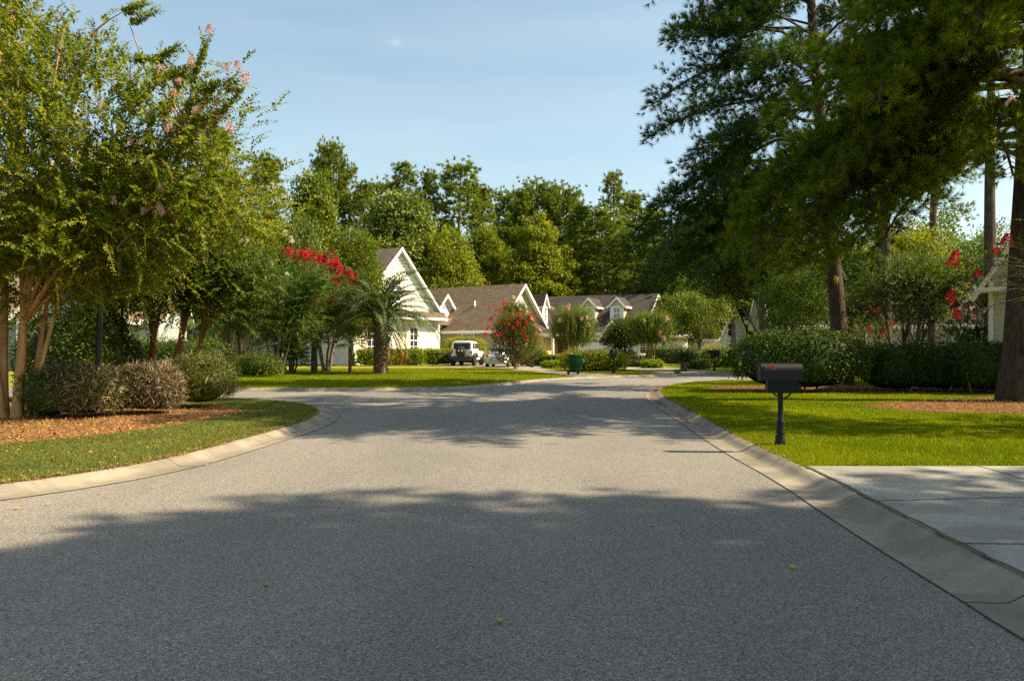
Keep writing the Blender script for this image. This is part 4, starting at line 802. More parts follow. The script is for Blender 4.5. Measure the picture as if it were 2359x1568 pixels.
# tall bare trunks behind the right house
for lab, dx, Y, H_, r0, lean, z0, s in (('tall straight pine trunk rising behind the right house roof', 2284, 40, 24, .31, (.2, 0), 11.5, 3), ('thinner pine trunk behind the right crape myrtle', 2148, 46, 22, .24, (.1, 0), 9.0, 4), ('pine trunk in shade low between the right bushes', 2032, 42, 20, .42, (-.3, 0), 8.5, 6)):
    tr, cr_, n = pine_mb(H_, z0, 3.4, 26, s, .30, .024, 16, .4, .25, .45, .7, r0, lean, (), spread=.9, tsize=1.3)
    rt = root('pine_tree', lab, 'tree', (XX(dx, Y), Y, LZ)); tree_objs(rt, tr, cr_, M['bark_pine'], M['needle_near'])
# pines standing outside the frame on the right, whose shade falls over the near road and drive
for i, (x, y, H_, z0, Rr) in enumerate(((11.5, 1.5, 19, 5.0, 5.6), (19.5, 5.4, 20, 7, 3.2), (12.0, -6, 19, 5, 6.5), (25, 1, 22, 7, 6.5), (15.2, 3.6, 17.5, 5.5, 4.3))):
    tr, cr_, n = pine_mb(H_, z0, Rr, 64, 20+i, .36, .06, 20, .35, .2, .5, .8, .35, (0, 0), (), spread=1.0, tsize=1.5, brt=.018)
    rt = root('pine_tree', ('near pine over the right driveway', 'pine beyond the right driveway', 'pine behind the viewer on the right', 'far pine right of the driveway', 'younger pine between the driveway pines')[i], 'tree', (x, y, LZ), 0, None); tree_objs(rt, tr, cr_, M['bark_pine'], M['needle_near'])
tr, cr_, n = pine_mb(12.5, 4.6, 2.7, 34, 29, .34, .05, 12, .35, .2, .6, .6, .22, (0, 0), (), spread=1.0, tsize=1.5, brt=.016)
rt = root('pine_tree', 'small pine right of the front lawn', 'tree', (16.8, 13.6, LZ)); tree_objs(rt, tr, cr_, M['bark_pine'], M['needle_near'])
# bushes on the right
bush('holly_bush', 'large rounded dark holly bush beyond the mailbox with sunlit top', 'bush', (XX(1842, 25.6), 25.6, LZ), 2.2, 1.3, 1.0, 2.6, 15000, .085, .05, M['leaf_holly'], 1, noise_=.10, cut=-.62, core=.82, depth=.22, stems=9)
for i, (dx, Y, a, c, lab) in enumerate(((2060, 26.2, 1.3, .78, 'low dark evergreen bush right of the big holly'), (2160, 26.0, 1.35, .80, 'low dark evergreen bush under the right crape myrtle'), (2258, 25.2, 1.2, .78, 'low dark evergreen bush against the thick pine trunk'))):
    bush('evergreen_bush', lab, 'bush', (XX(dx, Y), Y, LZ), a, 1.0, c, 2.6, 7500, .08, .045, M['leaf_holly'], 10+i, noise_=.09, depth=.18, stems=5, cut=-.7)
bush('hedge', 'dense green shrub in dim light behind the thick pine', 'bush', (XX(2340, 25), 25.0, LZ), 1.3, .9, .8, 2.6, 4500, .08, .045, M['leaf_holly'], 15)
# crape myrtles on the right
def simple_stems(r, n, spread, fork, H, rad, tips=3, base=.18, cx=0):
    out = []
    for i in range(n):
        a = 2*math.pi*i/n+r.normal()*.3; f = (math.cos(a)*spread*.35, math.sin(a)*spread*.35, fork*r.uniform(.85, 1.15))
        out.append(((math.cos(a)*base, math.sin(a)*base), f, [(math.cos(a+r.normal()*.5)*spread*r.uniform(.5, 1)+cx, math.sin(a+r.normal()*.5)*spread*r.uniform(.5, 1), H*r.uniform(.75, .95)) for _ in range(tips)], rad*r.uniform(.8, 1.1)))
    return out
r_ = np.random.default_rng(3)
rt, E_ = crape('crape_myrtle', 'wide green crape myrtle behind the dark bushes right of the leaning pine', (XX(2090, 31), 31, LZ), simple_stems(r_, 6, 1.9, 1.5, 4.6, .06, 3), [(0, 0, 3.7, 2.3, 2.0, 1.4), (.5, 0, 4.4, 1.5, 1.5, 1.1)], 1900, .085, .047, M['bark_grey'], M['leaf_crape2'], 31, 10, (.45, .8), 40, .03, .3)
rt, E_ = crape('crape_myrtle', 'crape myrtle with bright red blooms left of the right house wall', (XX(2232, 33), 33, LZ), simple_stems(r_, 4, 1.0, .8, 2.6, .04, 2), [(0, 0, 2.1, 1.35, 1.1, 1.15)], 800, .07, .045, M['bark_grey'], M['leaf_crape2'], 32, 9, (.35, .6), 20, .03, .2)
blossoms(rt, [(x, rng.uniform(-.9, .2), 3.05+rng.uniform(-.2, .25)-abs(x)*.12) for x in np.linspace(-.9, 1.1, 17)], M['red'], 1.0)
rt, E_ = crape('crape_myrtle', 'small crape myrtle with faint red blooms right of the leaning pine trunk', (XX(2000, 36), 36, LZ), simple_stems(r_, 4, 1.0, .9, 3.0, .04, 2), [(0, 0, 2.3, 1.3, 1.1, 1.1)], 300, .075, .04, M['bark_grey'], M['leaf_redtip'], 33, 8, (.35, .6), 20, .03, .2)
blossoms(rt, [(rng.uniform(-.7, .7), -.8, 2.6+rng.uniform(-.6, .8)) for x in range(7)], M['red'], .8)
# red blooming boughs reaching in from a crape myrtle standing right of the frame
Y0 = 13.6; ox = 10.6
rt = root('crape_myrtle', 'red blooming crape myrtle boughs reaching in at the right edge', 'tree', (ox, Y0, LZ)); tr = MB(); tr.lathe([(.26, -.05), (.24, .06), (.12, .12), (0, .14)], 14); cr_ = MB(); r9 = np.random.default_rng(77)
for i in range(4):
    a = i*1.6; tr.tube(bez((math.cos(a)*.12, math.sin(a)*.12, -.05), (.2*math.cos(a), .2*math.sin(a), 1.2), (.5*math.cos(a), .5*math.sin(a), 2.6), 8), np.linspace(.07, .04, 8), 8)
bl = []
for (dx, dy) in ((2205, 608), (2240, 596), (2290, 585), (2310, 628), (2260, 655), (2330, 520), (2215, 690), (2300, 705), (2345, 632), (2335, 560), (2250, 730)):
    e = np.array([XX(dx, Y0)-ox, rng.uniform(-.8, .8), HH(dy, Y0)-LZ]); s = np.array([-.35, 0, 2.3+.3*rng.random()]); Q = bez(s, (s+e)/2+[0, 0, .25], e, 8); tr.tube(Q, np.linspace(.018, .004, 8), 4, caps=False)
    k = 6; i = r9.integers(3, 8, k); D = nrm((e-s)[None])+r9.normal(size=(k, 3))*.4; shoots(cr_, tr, Q[i], D, r9.uniform(.3, .5, k), 8, .06, .034, r9, .2, 0, .02); bl.append(e)
tufty = ell_points([(.6, 0, 3.9, 1.6, 1.5, 1.2)], 420, .2, r9); shoots(cr_, tr, tufty, nrm(tufty-[0.3, 0, 3]), r9.uniform(.4, .6, 420), 9, .06, .034, r9)
tr.build('trunk', M['bark_grey'], rt); cr_.build('crown', M['leaf_crape2'], rt)
blossoms(rt, [tuple(b_) for k_, b_ in enumerate(bl) if k_ in (0, 2, 3, 5, 6, 8, 9, 10)], M['red'], .75)

# ------------------------------------------------------------------ near left: crape myrtles, lamp post, bushes
bx_, by_ = XX(30, 16.2), 16.2
stA = [((-.18, 0), (-.22, .1, 2.7), [(-1.9, .3, 6.6), (-.9, -.9, 7.6), (-.6, .9, 7.8), (-2.6, -.4, 5.6)], .092), ((-.0, .25), (.08, .3, 2.9), [(.1, .2, 8.0), (.7, 1.0, 7.0), (-.2, -.3, 8.2)], .062),
       ((.16, .3), (.45, .4, 2.3), [(1.9, 1.0, 6.2), (1.3, .2, 7.2)], .055), ((.10, -.05), (.27, -.1, 1.95), [(3.0, -.3, 6.8), (2.2, -.9, 7.7), (1.4, -.6, 7.9), (3.9, -.7, 5.6), (3.2, .5, 4.4), (.2, -.2, 7.6)], .095), ((-.10, -.12), (-.35, -.2, 2.4), [(-1.4, -.8, 6.0), (-.4, -.8, 7.0)], .055), ((.20, .12), (.75, .2, 2.2), [(2.6, .5, 6.0), (1.9, .8, 6.6)], .05), ((-.28, .1), (-.8, .2, 2.5), [(-2.2, .2, 5.4), (-1.5, .4, 7.0)], .06)]
eA = [(-.6, 0, 5.4, 3.2, 2.4, 3.2), (1.4, -.2, 5.2, 3.4, 2.3, 2.6), (2.8, -.4, 5.4, 2.6, 1.7, 1.9), (-.2, 0, 8.2, 2.8, 2.0, 1.6), (1.2, -.3, 3.6, 3.0, 1.8, 1.1), (-.2, -.4, 3.5, 1.6, 1.2, .9), (4.4, -.6, 4.4, 1.9, 1.4, 1.5)]
def lp(dx, dy, Y): return (XX(dx, Y)-bx_, Y-by_, HH(dy, Y)-LZ)
exA = [(lp(440, 200, 15), lp(482, 62, 15)), (lp(350, 150, 15), lp(432, 92, 15)), (lp(440, 210, 15), lp(545, 185, 15)), (lp(430, 290, 15), lp(515, 262, 15)), (lp(300, 60, 15), lp(378, 12, 15)), (lp(280, 30, 15), lp(350, 5, 14.6)), (lp(380, 180, 15), lp(470, 150, 15)), (lp(420, 250, 15), lp(520, 215, 15)),
       (lp(300, 140, 15), lp(390, 128, 15)), (lp(470, 220, 15), lp(505, 180, 15)), (lp(400, 200, 15), lp(440, 165, 15)), (lp(430, 240, 15.4), lp(480, 300, 15.4))]
exA += [(lp(a_-26, b_+52, 14.6), lp(a_, b_+6, 14.6)) for a_, b_ in ((400, 218), (455, 255), (465, 322), (548, 158), (560, 188), (508, 266), (540, 215), (370, 435), (368, 490))]
rt, EA = crape('crape_myrtle', 'big multi stemmed crape myrtle with tan trunks and pink blooms at the left edge', (bx_, by_, LZ), stA, eA, 5600, .096, .058, M['bark_crape'], M['leaf_crape'], 41, 12, (.5, .9), 150, .05, .25, exA)
blossoms(rt, [lp(a_, b_, 14.6) for a_, b_ in ((368, 165), (400, 218), (455, 255), (465, 322), (370, 435), (332, 490), (368, 490), (548, 158), (560, 188), (440, 150), (262, 468), (508, 266), (520, 160), (481, 74), (540, 215), (452, 262), (410, 190), (300, 330), (240, 250), (500, 240), (528, 300), (390, 300))], M['pink'], .62)
r_ = np.random.default_rng(5); Yb = 22.5; bx2 = XX(352, Yb)
stB = [((-.45, 0), (-.95, .1, 1.5), [(-1.6, .1, 3.4), (-1.1, .5, 4.2)], .10), ((0, 0), (.0, 0, 1.5), [(-.5, .2, 4.4), (.2, -.3, 4.9), (.6, .5, 4.6)], .11), ((.3, .1), (.75, .1, 1.5), [(1.5, 0, 3.9), (1.1, .4, 4.7)], .13), ((.45, .1), (1.35, .0, 1.5), [(2.5, .2, 3.6), (2.2, -.3, 4.3)], .07)]
rt, EB = crape('crape_myrtle', 'crape myrtle with dark red trunks and cream blooms behind the left boxwoods', (bx2, Yb, LZ), stB, [(.2, 0, 4.1, 2.6, 2.0, 1.7), (1.4, 0, 3.9, 2.3, 1.8, 1.8), (-.9, -.1, 3.4, 1.9, 1.6, 1.3), (.6, -.2, 5.1, 2.0, 1.6, 1.2), (2.3, -.1, 3.4, 1.7, 1.4, 1.2), (.3, -.3, 2.8, 2.6, 1.4, .8)], 4300, .095, .055, M['bark_red'], M['leaf_crape2'], 42, 11, (.5, .85), 80, .05, .3)
def lpb(dx, dy): return (XX(dx, 20.8)-bx2, 20.8-Yb, HH(dy, 20.8)-LZ)
blossoms(rt, [lpb(a_, b_) for a_, b_ in ((545, 405), (540, 535), (485, 535), (398, 560), (556, 510), (630, 438), (560, 560))], M['white_bl'], .95)
blossoms(rt, [lpb(a_, b_) for a_, b_ in ((537, 440), (505, 467), (520, 450))], M['pink'], 1.0)
# lamp post, leaning to the right
def lamp_post(label, loc, h, lean, sc_=1.0, badge=False):
    rt = root('lamp_post', label, 'lamp post', loc); rt.rotation_euler = (0, lean, 0); rt.scale = (sc_, sc_, 1)
    p = MB(); p.lathe([(0, -.1), (.16, -.1), (.16, .1), (.125, .16), (.12, .72), (.13, .74), (.155, .78), (.17, .82), (.15, .86), (.11, .90), (.09, .97), (.078, 1.02), (.078, 1.04)], 20)
    p.build('base', M['black_metal'], rt); s = MB(); n = 16; a = np.arange(n*2)*math.pi/n; rr = np.where(np.arange(n*2) % 2, .058, .070)
    v = [(rr[j]*f*math.cos(a[j]), rr[j]*f*math.sin(a[j]), z) for z, f in ((1.0, 1.0), (h*.55, .9), (h-.55, .8)) for j in range(n*2)]
    s.add(v, [[i*n*2+j, i*n*2+(j+1) % (n*2), (i+1)*n*2+(j+1) % (n*2), (i+1)*n*2+j] for i in range(2) for j in range(n*2)]); s.lathe([(.055, h-.62), (.085, h-.58), (.085, h-.54), (.05, h-.5), (.05, h-.44), (.11, h-.40), (.0, h-.38)], 16)
    s.build('shaft', M['black_metal'], rt)
    l = MB(); l.lathe([(.10, h-.39), (.16, h-.1), (.165, h-.05), (.10, h+.02), (0, h+.05)], 16); l.build('lantern', M['lantern'], rt)
    c = MB()
    for k in range(6):
        t = k*math.pi/3; c.tube(np.array([[.105*math.cos(t), .105*math.sin(t), h-.4], [.17*math.cos(t), .17*math.sin(t), h-.06]]), .009, 5)
    c.lathe([(.19, h-.07), (.19, h-.03), (.12, h+.04), (.05, h+.09), (.03, h+.17), (0, h+.19)], 16); c.build('lantern_cap', M['black_metal'], rt)
    if badge:
        g_ = MB(); g_.lathe([(0, .004), (.05, .004), (.05, 0)], 16, Matrix.Translation((.035, -.118, .55)) @ Matrix.Rotation(R(90), 4, 'X')); g_.build('number_badge', M['lantern'], rt)
    return rt
lamp_post('tall black fluted lamp post leaning slightly behind the left boxwoods', (XX(221, 18.8), 18.8, LZ), 6.0, R(2.6), .95, True)
# left bushes
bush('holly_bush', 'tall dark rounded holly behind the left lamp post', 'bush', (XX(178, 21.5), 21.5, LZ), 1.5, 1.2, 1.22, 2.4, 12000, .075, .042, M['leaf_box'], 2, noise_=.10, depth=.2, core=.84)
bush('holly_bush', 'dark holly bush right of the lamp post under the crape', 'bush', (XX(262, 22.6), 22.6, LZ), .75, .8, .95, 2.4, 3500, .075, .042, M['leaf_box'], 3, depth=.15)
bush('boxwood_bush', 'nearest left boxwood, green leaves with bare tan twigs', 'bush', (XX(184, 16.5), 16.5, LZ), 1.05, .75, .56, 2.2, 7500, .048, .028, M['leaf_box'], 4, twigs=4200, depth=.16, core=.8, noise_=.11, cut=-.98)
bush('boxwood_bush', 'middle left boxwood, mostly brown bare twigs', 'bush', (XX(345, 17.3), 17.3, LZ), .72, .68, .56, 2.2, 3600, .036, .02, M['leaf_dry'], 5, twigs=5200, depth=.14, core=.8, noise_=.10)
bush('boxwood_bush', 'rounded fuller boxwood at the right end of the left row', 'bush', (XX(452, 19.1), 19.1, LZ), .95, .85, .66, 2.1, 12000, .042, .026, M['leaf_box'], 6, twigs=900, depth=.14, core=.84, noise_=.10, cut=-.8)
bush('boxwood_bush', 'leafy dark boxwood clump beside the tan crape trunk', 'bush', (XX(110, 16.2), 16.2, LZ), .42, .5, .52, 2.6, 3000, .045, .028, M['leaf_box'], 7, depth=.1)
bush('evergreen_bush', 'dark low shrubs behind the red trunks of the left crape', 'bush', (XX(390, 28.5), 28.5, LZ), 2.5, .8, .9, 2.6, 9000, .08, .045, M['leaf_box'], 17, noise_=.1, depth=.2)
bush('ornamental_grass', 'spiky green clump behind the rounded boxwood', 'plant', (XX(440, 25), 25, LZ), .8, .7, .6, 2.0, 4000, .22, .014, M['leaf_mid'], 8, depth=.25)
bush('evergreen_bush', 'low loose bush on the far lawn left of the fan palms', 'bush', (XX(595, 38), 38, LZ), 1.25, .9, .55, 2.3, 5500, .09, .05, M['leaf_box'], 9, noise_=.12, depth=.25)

# ------------------------------------------------------------------ across the street: palms, shrubs, blooming trees
pindo('big grey green pindo palm with thick trunk on the far lawn', (XX(877, 42.6), 42.6, LZ), 2.95, .36, 52, 3.7, 1, M['palm_blue'], dead=5, lw=.052)
pindo('smaller pale green pindo palm behind the rounded boxwood', (XX(517, 39), 39, LZ), 2.35, .30, 20, 2.3, 2, M['palm_green'], lean=(-.15, 0), lw=.045)
fanpalm('slim fan palm standing left of the big pindo palm', (XX(806, 42), 42, LZ), 1.75, 17, .78, 3, trunk_r=.08)
fanpalm('fan palm with thicker trunk under the red blooming crape', (XX(724, 43), 43, LZ), 2.0, 17, .85, 4, trunk_r=.16)
fanpalm('bushy clump of small fan palms right of the low loose bush', (XX(668, 41.5), 41.5, LZ), 1.5, 12, .66, 5, stems=8, trunk_r=.05, cat='plant')
r_ = np.random.default_rng(8)
Y1 = 46; rt, E_ = crape('crape_myrtle', 'dark crape myrtle topped with a red bloom mass left of the cream gable', (XX(752, Y1), Y1, LZ), simple_stems(r_, 6, 1.7, 1.6, 4.9, .09, 3, cx=-.1), [(-.2, 0, 4.2, 2.4, 2.0, 1.7), (-1.6, 0, 3.6, 1.7, 1.5, 1.5), (1.2, 0, 4.4, 1.5, 1.3, 1.0), (-.3, 0, 2.9, 2.2, 1.5, 1.0)], 2400, .12, .068, M['bark_grey'], M['leaf_crape2'], 51, 9, (.5, .9), 50, .02, .3)
def lq(dx, dy, Y, X0): return (XX(dx, Y)-X0, rng.uniform(-2.4, -1.6), HH(dy, Y)-LZ)
X0 = XX(752, Y1)
bp = []
for k_ in range(46):
    q_ = rng.random(); a_ = 672+170*q_; b_ = 596+34*q_*q_+rng.random()**1.4*46; bp.append((a_, b_))
bp += [(735, 700), (745, 706), (755, 698), (762, 704), (790, 700), (868, 735), (884, 748)]
blossoms(rt, [lq(a_, b_, Y1, X0) for a_, b_ in bp], M['red'], 1.5); blossoms(rt, [lq(a_+rng.normal()*10, b_+rng.normal()*8-4, Y1, X0) for a_, b_ in bp[:34]], M['redbud'], 1.3)
Y2 = 40; X0 = XX(690, Y2); rt, E_ = crape('crape_myrtle', 'shaded crape myrtle with grey white blooms left of the red blooms', (XX(640, Y2), Y2, LZ), simple_stems(r_, 5, 1.5, 1.6, 4.6, .07, 3), [(.2, 0, 4.2, 2.2, 1.7, 1.6), (1.6, 0, 4.4, 1.3, 1.2, 1.3), (.3, 0, 2.8, 2.2, 1.4, .9)], 2300, .11, .06, M['bark_grey'], M['leaf_crape2'], 52, 9, (.5, .9), 40, .03, .3)
X0 = XX(640, Y2); blossoms(rt, [lq(a_, b_, Y2, X0) for a_, b_ in ((676, 550), (698, 570), (650, 618), (688, 642), (640, 655), (672, 700))], M['white_bl'], 1.1)
def mid_tree(name, label, dx, Y, ells, top, r0, ncl, rc, k, L, W, bark, leaf, seed, nl=18, cat='tree', **kw):
    rt = root(name, label, cat, (XX(dx, Y), Y, LZ)); tr, cr_ = broad_mb(ells, (0, 0, -.1), top, r0, ncl, rc, k, L, W, seed, nl, **kw); tree_objs(rt, tr, cr_, bark, leaf); return rt
# hedges and shrubs round the houses
for dx, a, lab, s_ in ((868, 1.6, 'clipped green hedge below the cream house left of the palm trunk', 61), (935, 1.5, 'clipped green hedge below the cream house right of the palm trunk', 62), (990, 2.0, 'clipped green hedge ending beside the white off road car', 63)):
    bush('hedge', lab, 'hedge', (XX(dx, 60), 60+.8*(s_-62), LZ), a, .8, .62, 4, 3200, .13, .08, M['leaf_hedge'], s_, noise_=.05, rz=R(8), depth=.16)
bush('yellow_hedge', 'tall rounded yellow green hedge behind the white off road car', 'hedge', (XX(1072, 65), 65, LZ), 1.75, 1.2, 1.12, 3, 4200, .12, .075, M['leaf_yhedge'], 64, noise_=.06, depth=.2)
bush('hedge', 'wide clipped hedge with bright yellow green top behind the green bin', 'hedge', (XX(1368, 46.5), 46.5, LZ), 2.0, 1.0, .60, 4, 7000, .10, .06, M['leaf_yhedge'], 65, noise_=.05, depth=.18, cut=-.9)
for dx, Y, a, c, m_, lab, s_ in ((1276, 54, .85, .22, 'leaf_hedge', 'low flat dark hedge left of the round hedge', 66), (1272, 60, .9, .40, 'leaf_yhedge', 'small yellow green mound in front of the tan house porch', 67), (1238, 62, .8, .62, 'leaf_hedge', 'rounded shrub beside the tan house porch', 68), (1228, 58, 1.0, .35, 'leaf_hedge', 'grey green low hedge right of the red blooming shrub', 69),
                                (1470, 56, 1.5, .30, 'leaf_dark', 'long low dark hedge behind the second driveway', 70), (1502, 53, .72, .25, 'leaf_hedge', 'small clipped box shrub at the end of the low dark hedge', 71), (1552, 60, 2.6, .72, 'leaf_redtip', 'red tipped hedge behind the clipped box shrub', 72),
                                (1655, 53, 1.3, .72, 'leaf_hedge', 'rounded green hedge behind the far black mailbox', 73), (1608, 50, .7, .30, 'leaf_dark', 'low dark shrub right of the sago palm', 74), (1440, 60, .9, .55, 'leaf_dark', 'dark shrub behind the right end of the round hedge', 75), (1185, 66, 1.2, .5, 'leaf_dark', 'dark shrub against the olive house wall', 76)):
    bush('hedge' if 'hedge' in lab else 'shrub', lab, 'hedge' if 'hedge' in lab else 'shrub', (XX(dx, Y), Y, LZ), a, .8, c, 3, 2600, .11, .07, M[m_], s_, noise_=.05, depth=.14)
# sago palm
rt = root('sago_palm', 'sago palm with stiff arching fronds beside the far street bend', 'palm tree', (XX(1574, 46), 46, LZ)); tr = MB(); fr = MB(); st = MB(); r9 = np.random.default_rng(9)
tr.tube(np.array([[0, 0, -.05], [0, 0, .3], [0, 0, .6]]), [.2, .2, .16], 12, jag=.08)
for i in range(42): fr = MB(); frond(fr, fr, (0, 0, .6), i*2.4, .1+1.25*i/42, .95, .7, 26, .16, .035, r9, tint=.5, curl=.1); fr.build('frond', [M['palm_green'], M['palm_green']], rt)
tr.build('trunk', M['bark_palm'], rt)
# blooming shrubs and small trees
def vase(label, dx, Y, H_, wd, nsh, leaf, seed, blo=None, bm='pink', L=.14, W=.07, name='crape_myrtle', bark='bark_crape', low=.3, upw=1.6, shl=(.7, 1.2), bs=1.4, trunk=.05):
    r = np.random.default_rng(seed); rt = root(name, label, 'tree', (XX(dx, Y), Y, LZ)); tr = MB(); cr_ = MB()
    for i in range(9):
        a = i*.7; e = (math.cos(a)*wd*.5*r.random(), math.sin(a)*wd*.4*r.random(), H_*r.uniform(.55, .85)); tr.tube(bez((math.cos(a)*.1, math.sin(a)*.1, -.05), (e[0]*.4, e[1]*.4, H_*.3), e, 7), np.linspace(trunk, trunk*.25, 7), 6)
    f = r.random(nsh)**.8; z = low*H_+f*(H_*.78-low*H_); rad = wd*np.sqrt(np.clip(np.sin(np.pi*(.16+.70*f)), 0, 1))*np.sqrt(r.random(nsh))*.85; a = r.random(nsh)*6.283
    S = np.column_stack([np.cos(a)*rad, np.sin(a)*rad*.8, z]); D = nrm(np.column_stack([S[:, 0]*.8/wd, S[:, 1]*.8/wd, np.full(nsh, upw)*(.25+f)])+r.normal(size=(nsh, 3))*.25)
    shoots(cr_, tr, S, D, r.uniform(*shl, nsh), 9, L, W, r, .1, 0, .02)
    tr.build('trunk', M[bark], rt); cr_.build('crown', M[leaf], rt)
    if blo: X0 = XX(dx, Y); blossoms(rt, [(XX(a_, Y)-X0, -wd*(.45+.55*r.random()), HH(b_, Y)-LZ) for a_, b_ in blo], M[bm], bs)
    return rt
vase('vase shaped crape myrtle with pale pink blooms behind the round hedge', 1322, 58, 4.5, 1.85, 1150, 'leaf_mid', 81, [(1271, 714), (1302, 712), (1334, 738), (1350, 735), (1287, 742), (1367, 742), (1306, 752), (1354, 752)], 'pink', shl=(.9, 1.6), upw=2.6, bs=1.2)
vase('red blooming shrubby crape myrtle beside the silver car', 1188, 51, 3.9, 1.75, 1100, 'leaf_redtip', 82, [(1143, 718), (1168, 722), (1181, 716), (1200, 735), (1131, 738), (1128, 742), (1120, 773), (1122, 760), (1150, 745), (1172, 750), (1210, 745), (1222, 730), (1239, 770), (1207, 765), (1190, 728), (1160, 705), (1215, 715), (1236, 760), (1126, 755), (1165, 785), (1175, 738), (1140, 728), (1155, 718), (1190, 748), (1205, 725), (1218, 738), (1228, 748), (1180, 760), (1196, 770), (1138, 765), (1150, 772), (1172, 705), (1212, 782)]+[(1132+100*q_, 712+70*((q_*7.3) % 1)) for q_ in np.linspace(0, 1, 9)], 'red', bs=.85, L=.11, low=.05, trunk=.03, upw=2.2)
vase('narrow upright tree with cream blooms behind the red blooming shrub', 1186, 62, 5.6, 1.25, 900, 'leaf_mid', 83, [(1190, 705), (1184, 690), (1198, 715), (1196, 700)], 'white_bl', name='upright_tree', bark='bark_grey', bs=1.2)
vase('light stemmed crape myrtle with pink blooms behind the second driveway', 1500, 57, 4.2, 1.75, 1000, 'leaf_mid', 84, [(1478, 742), (1528, 738), (1522, 782), (1512, 774)], 'pink', bs=1.3, low=.38)
mid_tree('round_tree', 'round dense olive green tree in front of the garage door', 1440, 60, [(0, 0, 2.5, 1.6, 1.4, 1.1), (-.8, 0, 2.1, 1.0, 1.0, .8), (.9, 0, 2.9, .9, .9, .8)], (0, 0, 2.2), .10, 240, .45, 60, .13, .08, M['bark_grey'], M['leaf_box'], 85)
mid_tree('broadleaf_tree', 'mid green spreading tree left of the small white house', 1612, 62, [(.3, 0, 3.2, 1.9, 1.7, 1.3), (-1.9, 0, 4.0, 1.7, 1.6, 1.6), (1.4, 0, 4.3, 1.1, 1.1, 1.0), (-.4, 0, 4.9, 1.2, 1.2, 1.0), (-3.0, 0, 2.8, 1.3, 1.2, 1.1)], (0, 0, 3.2), .16, 210, .5, 50, .16, .10, M['bark_grey'], M['leaf_wood'], 86)
mid_tree('broadleaf_tree', 'dark tree filling the gap left of the small white house', 1570, 68, [(0, 0, 4.0, 2.8, 2.0, 2.3)], (0, 0, 3.2), .16, 280, .65, 52, .17, .10, M['bark_grey'], M['leaf_dark'], 87)
mid_tree('cedar_tree', 'dense olive green cedar above the red blooms', 812, 60, [(0, 0, 7.2, 2.5, 2.2, 2.2), (0, 0, 4.6, 2.9, 2.4, 2.6), (.2, 0, 9.4, 1.5, 1.4, 1.5)], (0, 0, 9), .2, 520, .65, 70, .22, .08, M['bark_grey'], M['cedar'], 88, up=.2)
mid_tree('magnolia_tree', 'very dark dense tree behind the leaning pine and round bush', 1760, 47, [(0, 0, 6.8, 3.2, 2.6, 2.3), (-2.2, 0, 6.4, 2.0, 2.0, 1.9), (2.2, 0, 5.4, 2.4, 2.0, 2.4)], (0, 0, 6), .25, 620, .75, 60, .17, .10, M['bark_grey'], M['leaf_dark'], 89)
mid_tree('broadleaf_tree', 'sunlit loose green tree right of the very dark tree', 1830, 42, [(0, 0, 3.9, 1.9, 1.6, 2.2)], (0, 0, 4), .12, 240, .5, 50, .13, .075, M['bark_grey'], M['leaf_mid'], 90)
mid_tree('broadleaf_tree', 'yellow green tree rising behind the wide right crape myrtle', 2090, 44, [(0, 0, 6.2, 2.6, 2.0, 2.2), (1.3, 0, 5.0, 2.2, 1.8, 1.8)], (0, 0, 5), .16, 300, .6, 52, .15, .085, M['bark_grey'], M['leaf_yel'], 91)
mid_tree('broadleaf_tree', 'airy green tree against the sky right of the tall trunks', 2250, 52, [(0, 0, 6.6, 2.6, 2.2, 2.6), (1.8, 0, 8.4, 1.9, 1.6, 1.6)], (0, 0, 6), .16, 220, .55, 36, .17, .09, M['bark_grey'], M['leaf_mid'], 92)
mid_tree('broadleaf_tree', 'shaded green tree left behind the leaning pine trunk', 1960, 44, [(0, 0, 4.6, 2.4, 2.0, 2.4)], (0, 0, 4), .14, 300, .55, 52, .15, .085, M['bark_grey'], M['leaf_crape2'], 93)

# ------------------------------------------------------------------ cars, bins, small things
def wheel(rt, x, y, r0, wd, rim, sx):
    mb = MB(); Mx = Matrix.Translation((x, y, r0)) @ Matrix.Rotation(R(90), 4, 'Y')
    mb.lathe([(r0*.62, -wd/2), (r0*.93, -wd/2), (r0, -wd*.32), (r0, wd*.32), (r0*.93, wd/2), (r0*.62, wd/2)], 24, Mx); o = mb.build('wheel', M['rubber'], rt)
    m2 = MB(); m2.lathe([(r0*.64, -wd*.42), (r0*.60, -wd*.3), (0, -wd*.25)], 20, Mx); m2.lathe([(r0*.64, wd*.42), (r0*.6, wd*.3), (0, wd*.25)], 20, Mx)
    for k in range(5):
        t = k*2*math.pi/5
        for s in (-1, 1): m2.tube(np.array([[x+s*wd*.38, y, r0], [x+s*wd*.4, y+math.cos(t)*r0*.6, r0+math.sin(t)*r0*.6]]), r0*.07, 5)
    m2.build('rim', rim, o)
c = root('parked_car', 'white boxy off road car with spare wheel parked on the drive', 'car', (-3.75, 58.0, LZ+.012), R(-9))
b_ = MB(); b_.loft([(0, .80, .62, 1.20), (.06, .84, .60, 1.22), (2.6, .84, .60, 1.22), (2.8, .80, .62, 1.20), (4.1, .62, .66, 1.16), (4.15, .58, .72, 1.1)], 24, 8); b_.box(-.78, .78, .3, 4.0, .45, .62)
b_.loft([(.02, .74, 1.16, 1.82), (.10, .77, 1.16, 1.86), (1.2, .76, 1.16, 1.89), (2.45, .72, 1.16, 1.86), (2.7, .68, 1.16, 1.80), (2.95, .66, 1.16, 1.24)], 24, 7)
for s in (-1, 1):
    b_.loft([(2.85, .14, .62, .82), (3.0, .17, .80, 1.06), (3.45, .17, .92, 1.12), (3.9, .17, .80, 1.06), (4.05, .13, .62, .84)], 12, 4, 0, Matrix.Translation((s*.84, 0, 0)))
b_.build('body', M['jeep_white'], c)
